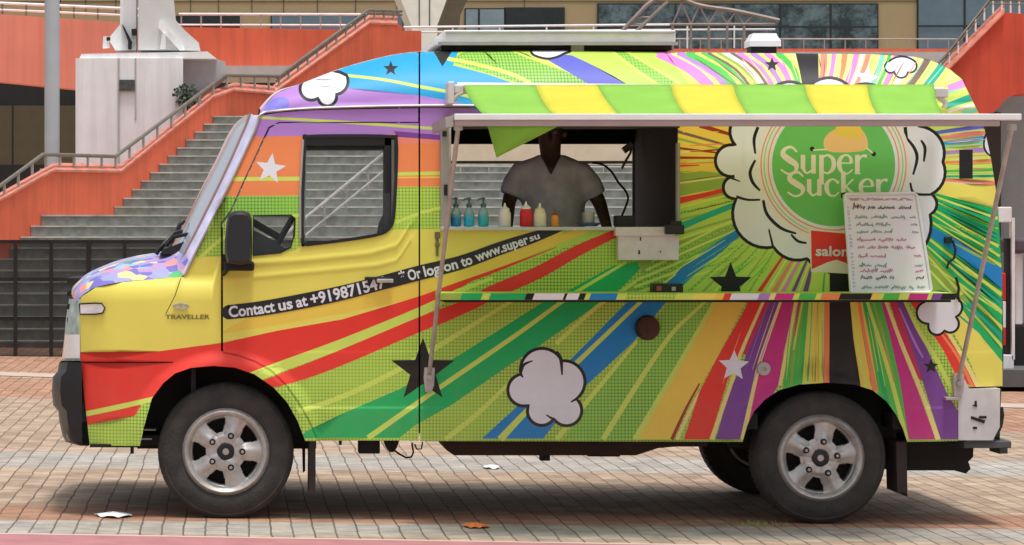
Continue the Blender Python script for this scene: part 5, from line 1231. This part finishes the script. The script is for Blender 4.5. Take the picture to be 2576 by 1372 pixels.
def winm(name, a, b, sc):
    m = bpy.data.materials.new(name); m.use_nodes = True; n = m.node_tree; p = n.nodes['Principled BSDF']; p.inputs['Roughness'].default_value = .12; p.inputs['Specular IOR Level'].default_value = .5
    tc = n.nodes.new('ShaderNodeTexCoord'); nz = n.nodes.new('ShaderNodeTexNoise'); nz.inputs['Scale'].default_value = sc; nz.inputs['Detail'].default_value = 8; nz.inputs['Roughness'].default_value = .75; n.links.new(tc.outputs['Object'], nz.inputs[0])
    cr = n.nodes.new('ShaderNodeValToRGB'); cr.color_ramp.elements[0].position = .42; cr.color_ramp.elements[1].position = .62; cr.color_ramp.elements[0].color = alb(a); cr.color_ramp.elements[1].color = alb(b); n.links.new(nz.outputs[0], cr.inputs[0]); n.links.new(cr.outputs[0], p.inputs['Base Color'])
    n.nodes['Principled BSDF'].inputs['Coat Weight'].default_value = .2
    MATS[name] = m; return m
gdk = winm('dark_glass', (28, 34, 36), (38, 44, 46), 2); gbl = winm('blue_glass', (88, 108, 120), (98, 118, 128), .8); gtr = winm('tree_reflection_glass', (40, 52, 54), (96, 116, 122), 2.4); glt = winm('pale_glass', (112, 130, 138), (126, 144, 150), 1)  # gtr: tree reflection painted as noise in the glass colour
mull = mat('mullion', (34, 40, 44), .5, var=.1)
def window(x0, y0, x1, y1, m, vm=(), hm=()):
    mb = M(mull); mb.prism([(x0-3, y0-3), (x1+3, y0-3), (x1+3, y1+3), (x0-3, y1+3)], FB - .06, FB - .002)
    for u in vm: mb.prism([(u-2.5, y0), (u+2.5, y0), (u+2.5, y1), (u-2.5, y1)], FB - .09, FB - .062)
    for v in hm: mb.prism([(x0, v-2), (x1, v-2), (x1, v+2), (x0, v+2)], FB - .10, FB - .091)
    w_ = mb.build('window', FC); mb = M(m); mb.prism([(x0, y0), (x1, y0), (x1, y1), (x0, y1)], FB - .075, FB - .061); mb.build('pane', w_)
window(440, 43, 602, 75, gdk, (484, 555)); window(684, 40, 1012, 75, gbl, (897,)); window(1172, 24, 1268, 128, glt, (1205,)); window(1272, 22, 1418, 128, gdk)
window(1506, 12, 2207, 128, gtr, (1700, 1845, 1963, 2090), (68,)); window(2311, -60, 2700, 130, gbl, (2427,), (66,))
# curved steel truss
TR = empty('steel_truss', at(1765, 125, 31), 'grey tubular steel truss arching up behind the roof box', 'truss')
mb = M(mat('truss_steel', (132, 122, 116), .5, .3, var=.15, g=.7)); arch = catmull(S('1566,78 1600,42 1640,4 1690,-10 1760,14 1850,28 1960,52'), False, 5)
mb.tube([at(a, b, 31) for a, b in arch], .035, 8); mb.build('upper_chord', TR)
mb = M(MATS['truss_steel']); mb.tube([at(1600, 80, 31), at(1640, 42, 31), at(1680, 4, 31)], .03, 8); mb.tube([at(1685, 62, 31), at(1950, 61, 31)], .022, 8); mb.build('lower_chord', TR)
for x in (1692, 1738, 1783, 1829, 1872):
    mb = M(MATS['truss_steel']); mb.tube([at(x, 62, 31), at(x, 128, 31)], .022, 6); mb.build('upright', TR)
for a, b, c, d in ((1692, 62, 1715, 8), (1738, 62, 1715, 8), (1738, 62, 1760, 14), (1783, 62, 1760, 14), (1783, 62, 1806, 22), (1829, 62, 1806, 22), (1829, 62, 1850, 30), (1872, 62, 1850, 30), (1872, 62, 1895, 38), (1600, 44, 1640, 44), (1580, 62, 1620, 62)):
    mb = M(MATS['truss_steel']); mb.tube([at(a, b, 31), at(c, d, 31)], .014, 6); mb.build('web_tube', TR)
# right hand stair wall
dr_ = mat('deep_red_paint', (200, 76, 54), .85, var=.12, scale=1.5, g=.82, streak=.15)
mb = M(dr_); mb.prism(S('2390,170 2527,32 2640,40 2640,236 2556,238 2534,246 2500,284 2440,290 2390,260'), 31.5, 32.2); RW = mb.build('stair_wall'); tag(RW, 'deep red stair wall behind the rear end of the van at the right edge', 'wall')
mb = M(copm); coping(mb, S('2378,182 2527,31'), lambda u: 31.45, 26, .3); mb.build('coping', RW)
rail('handrail', 'double handrail over the deep red stair wall at the upper right', S('2360,160 2378,142 2490,0 2600,2'), lambda u: 31.6, .022, raild, 34, railw, 10, 22)
mb = M(mat('grey_shutter', (120, 120, 120), .7, var=.08, g=.85)); mb.prism(S('2508,236 2700,236 2700,960 2508,960'), 33, 33.4); mb.use(mat('brown_post', (44, 34, 28), .7, var=.2)); mb.prism(S('2440,270 2518,284 2518,960 2440,960'), 32.8, 33); o = mb.build('grey_wall'); tag(o, 'plain grey wall with a dark post behind the back of the van', 'wall')
# barricade behind the van on the right
BR = empty('traffic_barrier', at(2530, 930, 12.8), 'white and red barrier frame standing just behind the rear of the van', 'barrier')
rp = mat('barrier_red', (180, 30, 34), .5, var=.1); wpn = mat('barrier_white', (208, 204, 204), .5, var=.1)
for i, (a, b) in enumerate(((687, 758), (758, 826), (826, 870))):
    mb = M(wpn if i == 1 else rp); mb.pbox(2513, a, 2531, b, 12.7, 12.8, .01); mb.build('striped_bar', BR)
mb = M(blackm); mb.pbox(2532, 600, 2545, 900, 12.75, 12.85); mb.build('inner_frame', BR)
mb = M(wpn); mb.pbox(2546, 548, 2553, 905, 12.7, 12.8); mb.pbox(2512, 521, 2546, 560, 12.7, 12.85, .01); mb.pbox(2524, 893, 2551, 932, 12.7, 12.95, .01); mb.build('frame', BR)
mb = M(wpn); mb.pbox(2556, 637, 2573, 817, 13.2, 13.3, .01); mb.use(blackm); mb.pbox(2553, 817, 2640, 932, 13.2, 13.8, .02); mb.use(mat('plum_plastic', (74, 62, 70), .6, var=.2)); mb.pbox(2552, 600, 2640, 637, 13.1, 13.8, .03); o = mb.build('cart'); tag(o, 'dark cart with a white upright bar cut by the right edge', 'cart')
mb = M(mat('dark_kerb', (84, 84, 84), .8, var=.2)); mb.pbox(2470, 931, 2760, 974, 12.4, 18); o = mb.build('plinth_slab'); tag(o, 'low dark grey slab under the barrier at the right edge', 'slab')
# black fence with shade mesh
FN = empty('mesh_fence', at(200, 905, 17.7), 'black square grid fence with dark mesh in front of the lower steps', 'fence')
mb = M(blackm); 
for v, h in ((604, 8), (699, 9), (797, 9), (896, 10)): mb.pbox(-300, v, 760, v + h, 17.7, 17.74)
mb.build('rail', FN)
for u, wd in ((-150, 10), (-56, 10), (34, 9), (124, 9), (217, 12), (309, 9), (402, 9), (495, 9), (590, 9), (684, 9)):
    mb = M(blackm); mb.pbox(u, 604, u + wd, 906, 17.66, 17.70); mb.build('post', FN)
msh = bpy.data.materials.new('shade_mesh'); msh.use_nodes = True; n = msh.node_tree; p = n.nodes['Principled BSDF']; p.inputs['Base Color'].default_value = (.012, .012, .013, 1); p.inputs['Roughness'].default_value = .8
tr = n.nodes.new('ShaderNodeBsdfTransparent'); mx = n.nodes.new('ShaderNodeMixShader'); mx.inputs[0].default_value = .80; n.links.new(tr.outputs[0], mx.inputs[1]); n.links.new(p.outputs[0], mx.inputs[2]); n.links.new(mx.outputs[0], n.nodes['Material Output'].inputs[0])
mb = M(msh); a, b = at(-300, 900, 17.72), at(760, 608, 17.72); mb.add([(a.x, 17.72, a.z), (b.x, 17.72, a.z), (b.x, 17.72, b.z), (a.x, 17.72, b.z)], [(0, 1, 2, 3)]); mb.build('mesh_panel', FN, fix=False)
# shrub by the pylon base
rnd = random.Random(5); mb = M(mat('leaf_green', (44, 62, 44), .6, var=.3, scale=10)); c = at(470, 240, 26.9)
for i in range(230):
    a = rnd.uniform(0, 2*math.pi); r = rnd.random()**.6; q = c + Vector((math.cos(a)*r*.2, rnd.uniform(-.15, .15), math.sin(a)*r*.17)); d = Vector((rnd.uniform(-1, 1), rnd.uniform(-1, 1), rnd.uniform(-1, 1))).normalized(); e = d.orthogonal()*.022; l = d*.05
    mb.add([q, q + l*.5 + e, q + l, q + l*.5 - e], [(0, 1, 2, 3)])
o = mb.build('shrub', fix=False); tag(o, 'small dark green shrub between the pylon base and handrail', 'shrub'); mb = M(mat('stem_brown', (70, 56, 40), .8)); mb.tube([c - Vector((0, 0, .42)), c], .02, 6); mb.build('stem', o)
# weeds at the rear wheel
mb = M(mat('weed_green', (110, 130, 60), .7, var=.3)); c = at(1905, 1318, .0); c.z = gz(c.x)
for i in range(60):
    q = c + Vector((rnd.gauss(0, .06), rnd.gauss(-.05, .06), 0)); d = Vector((rnd.uniform(-.02, .02), rnd.uniform(-.02, .02), rnd.uniform(.01, .035))); mb.add([q, q + Vector((.004, 0, 0)), q + d], [(0, 1, 2)])
o = mb.build('weeds', fix=False); tag(o, kind='stuff')
#@@NEXT@@
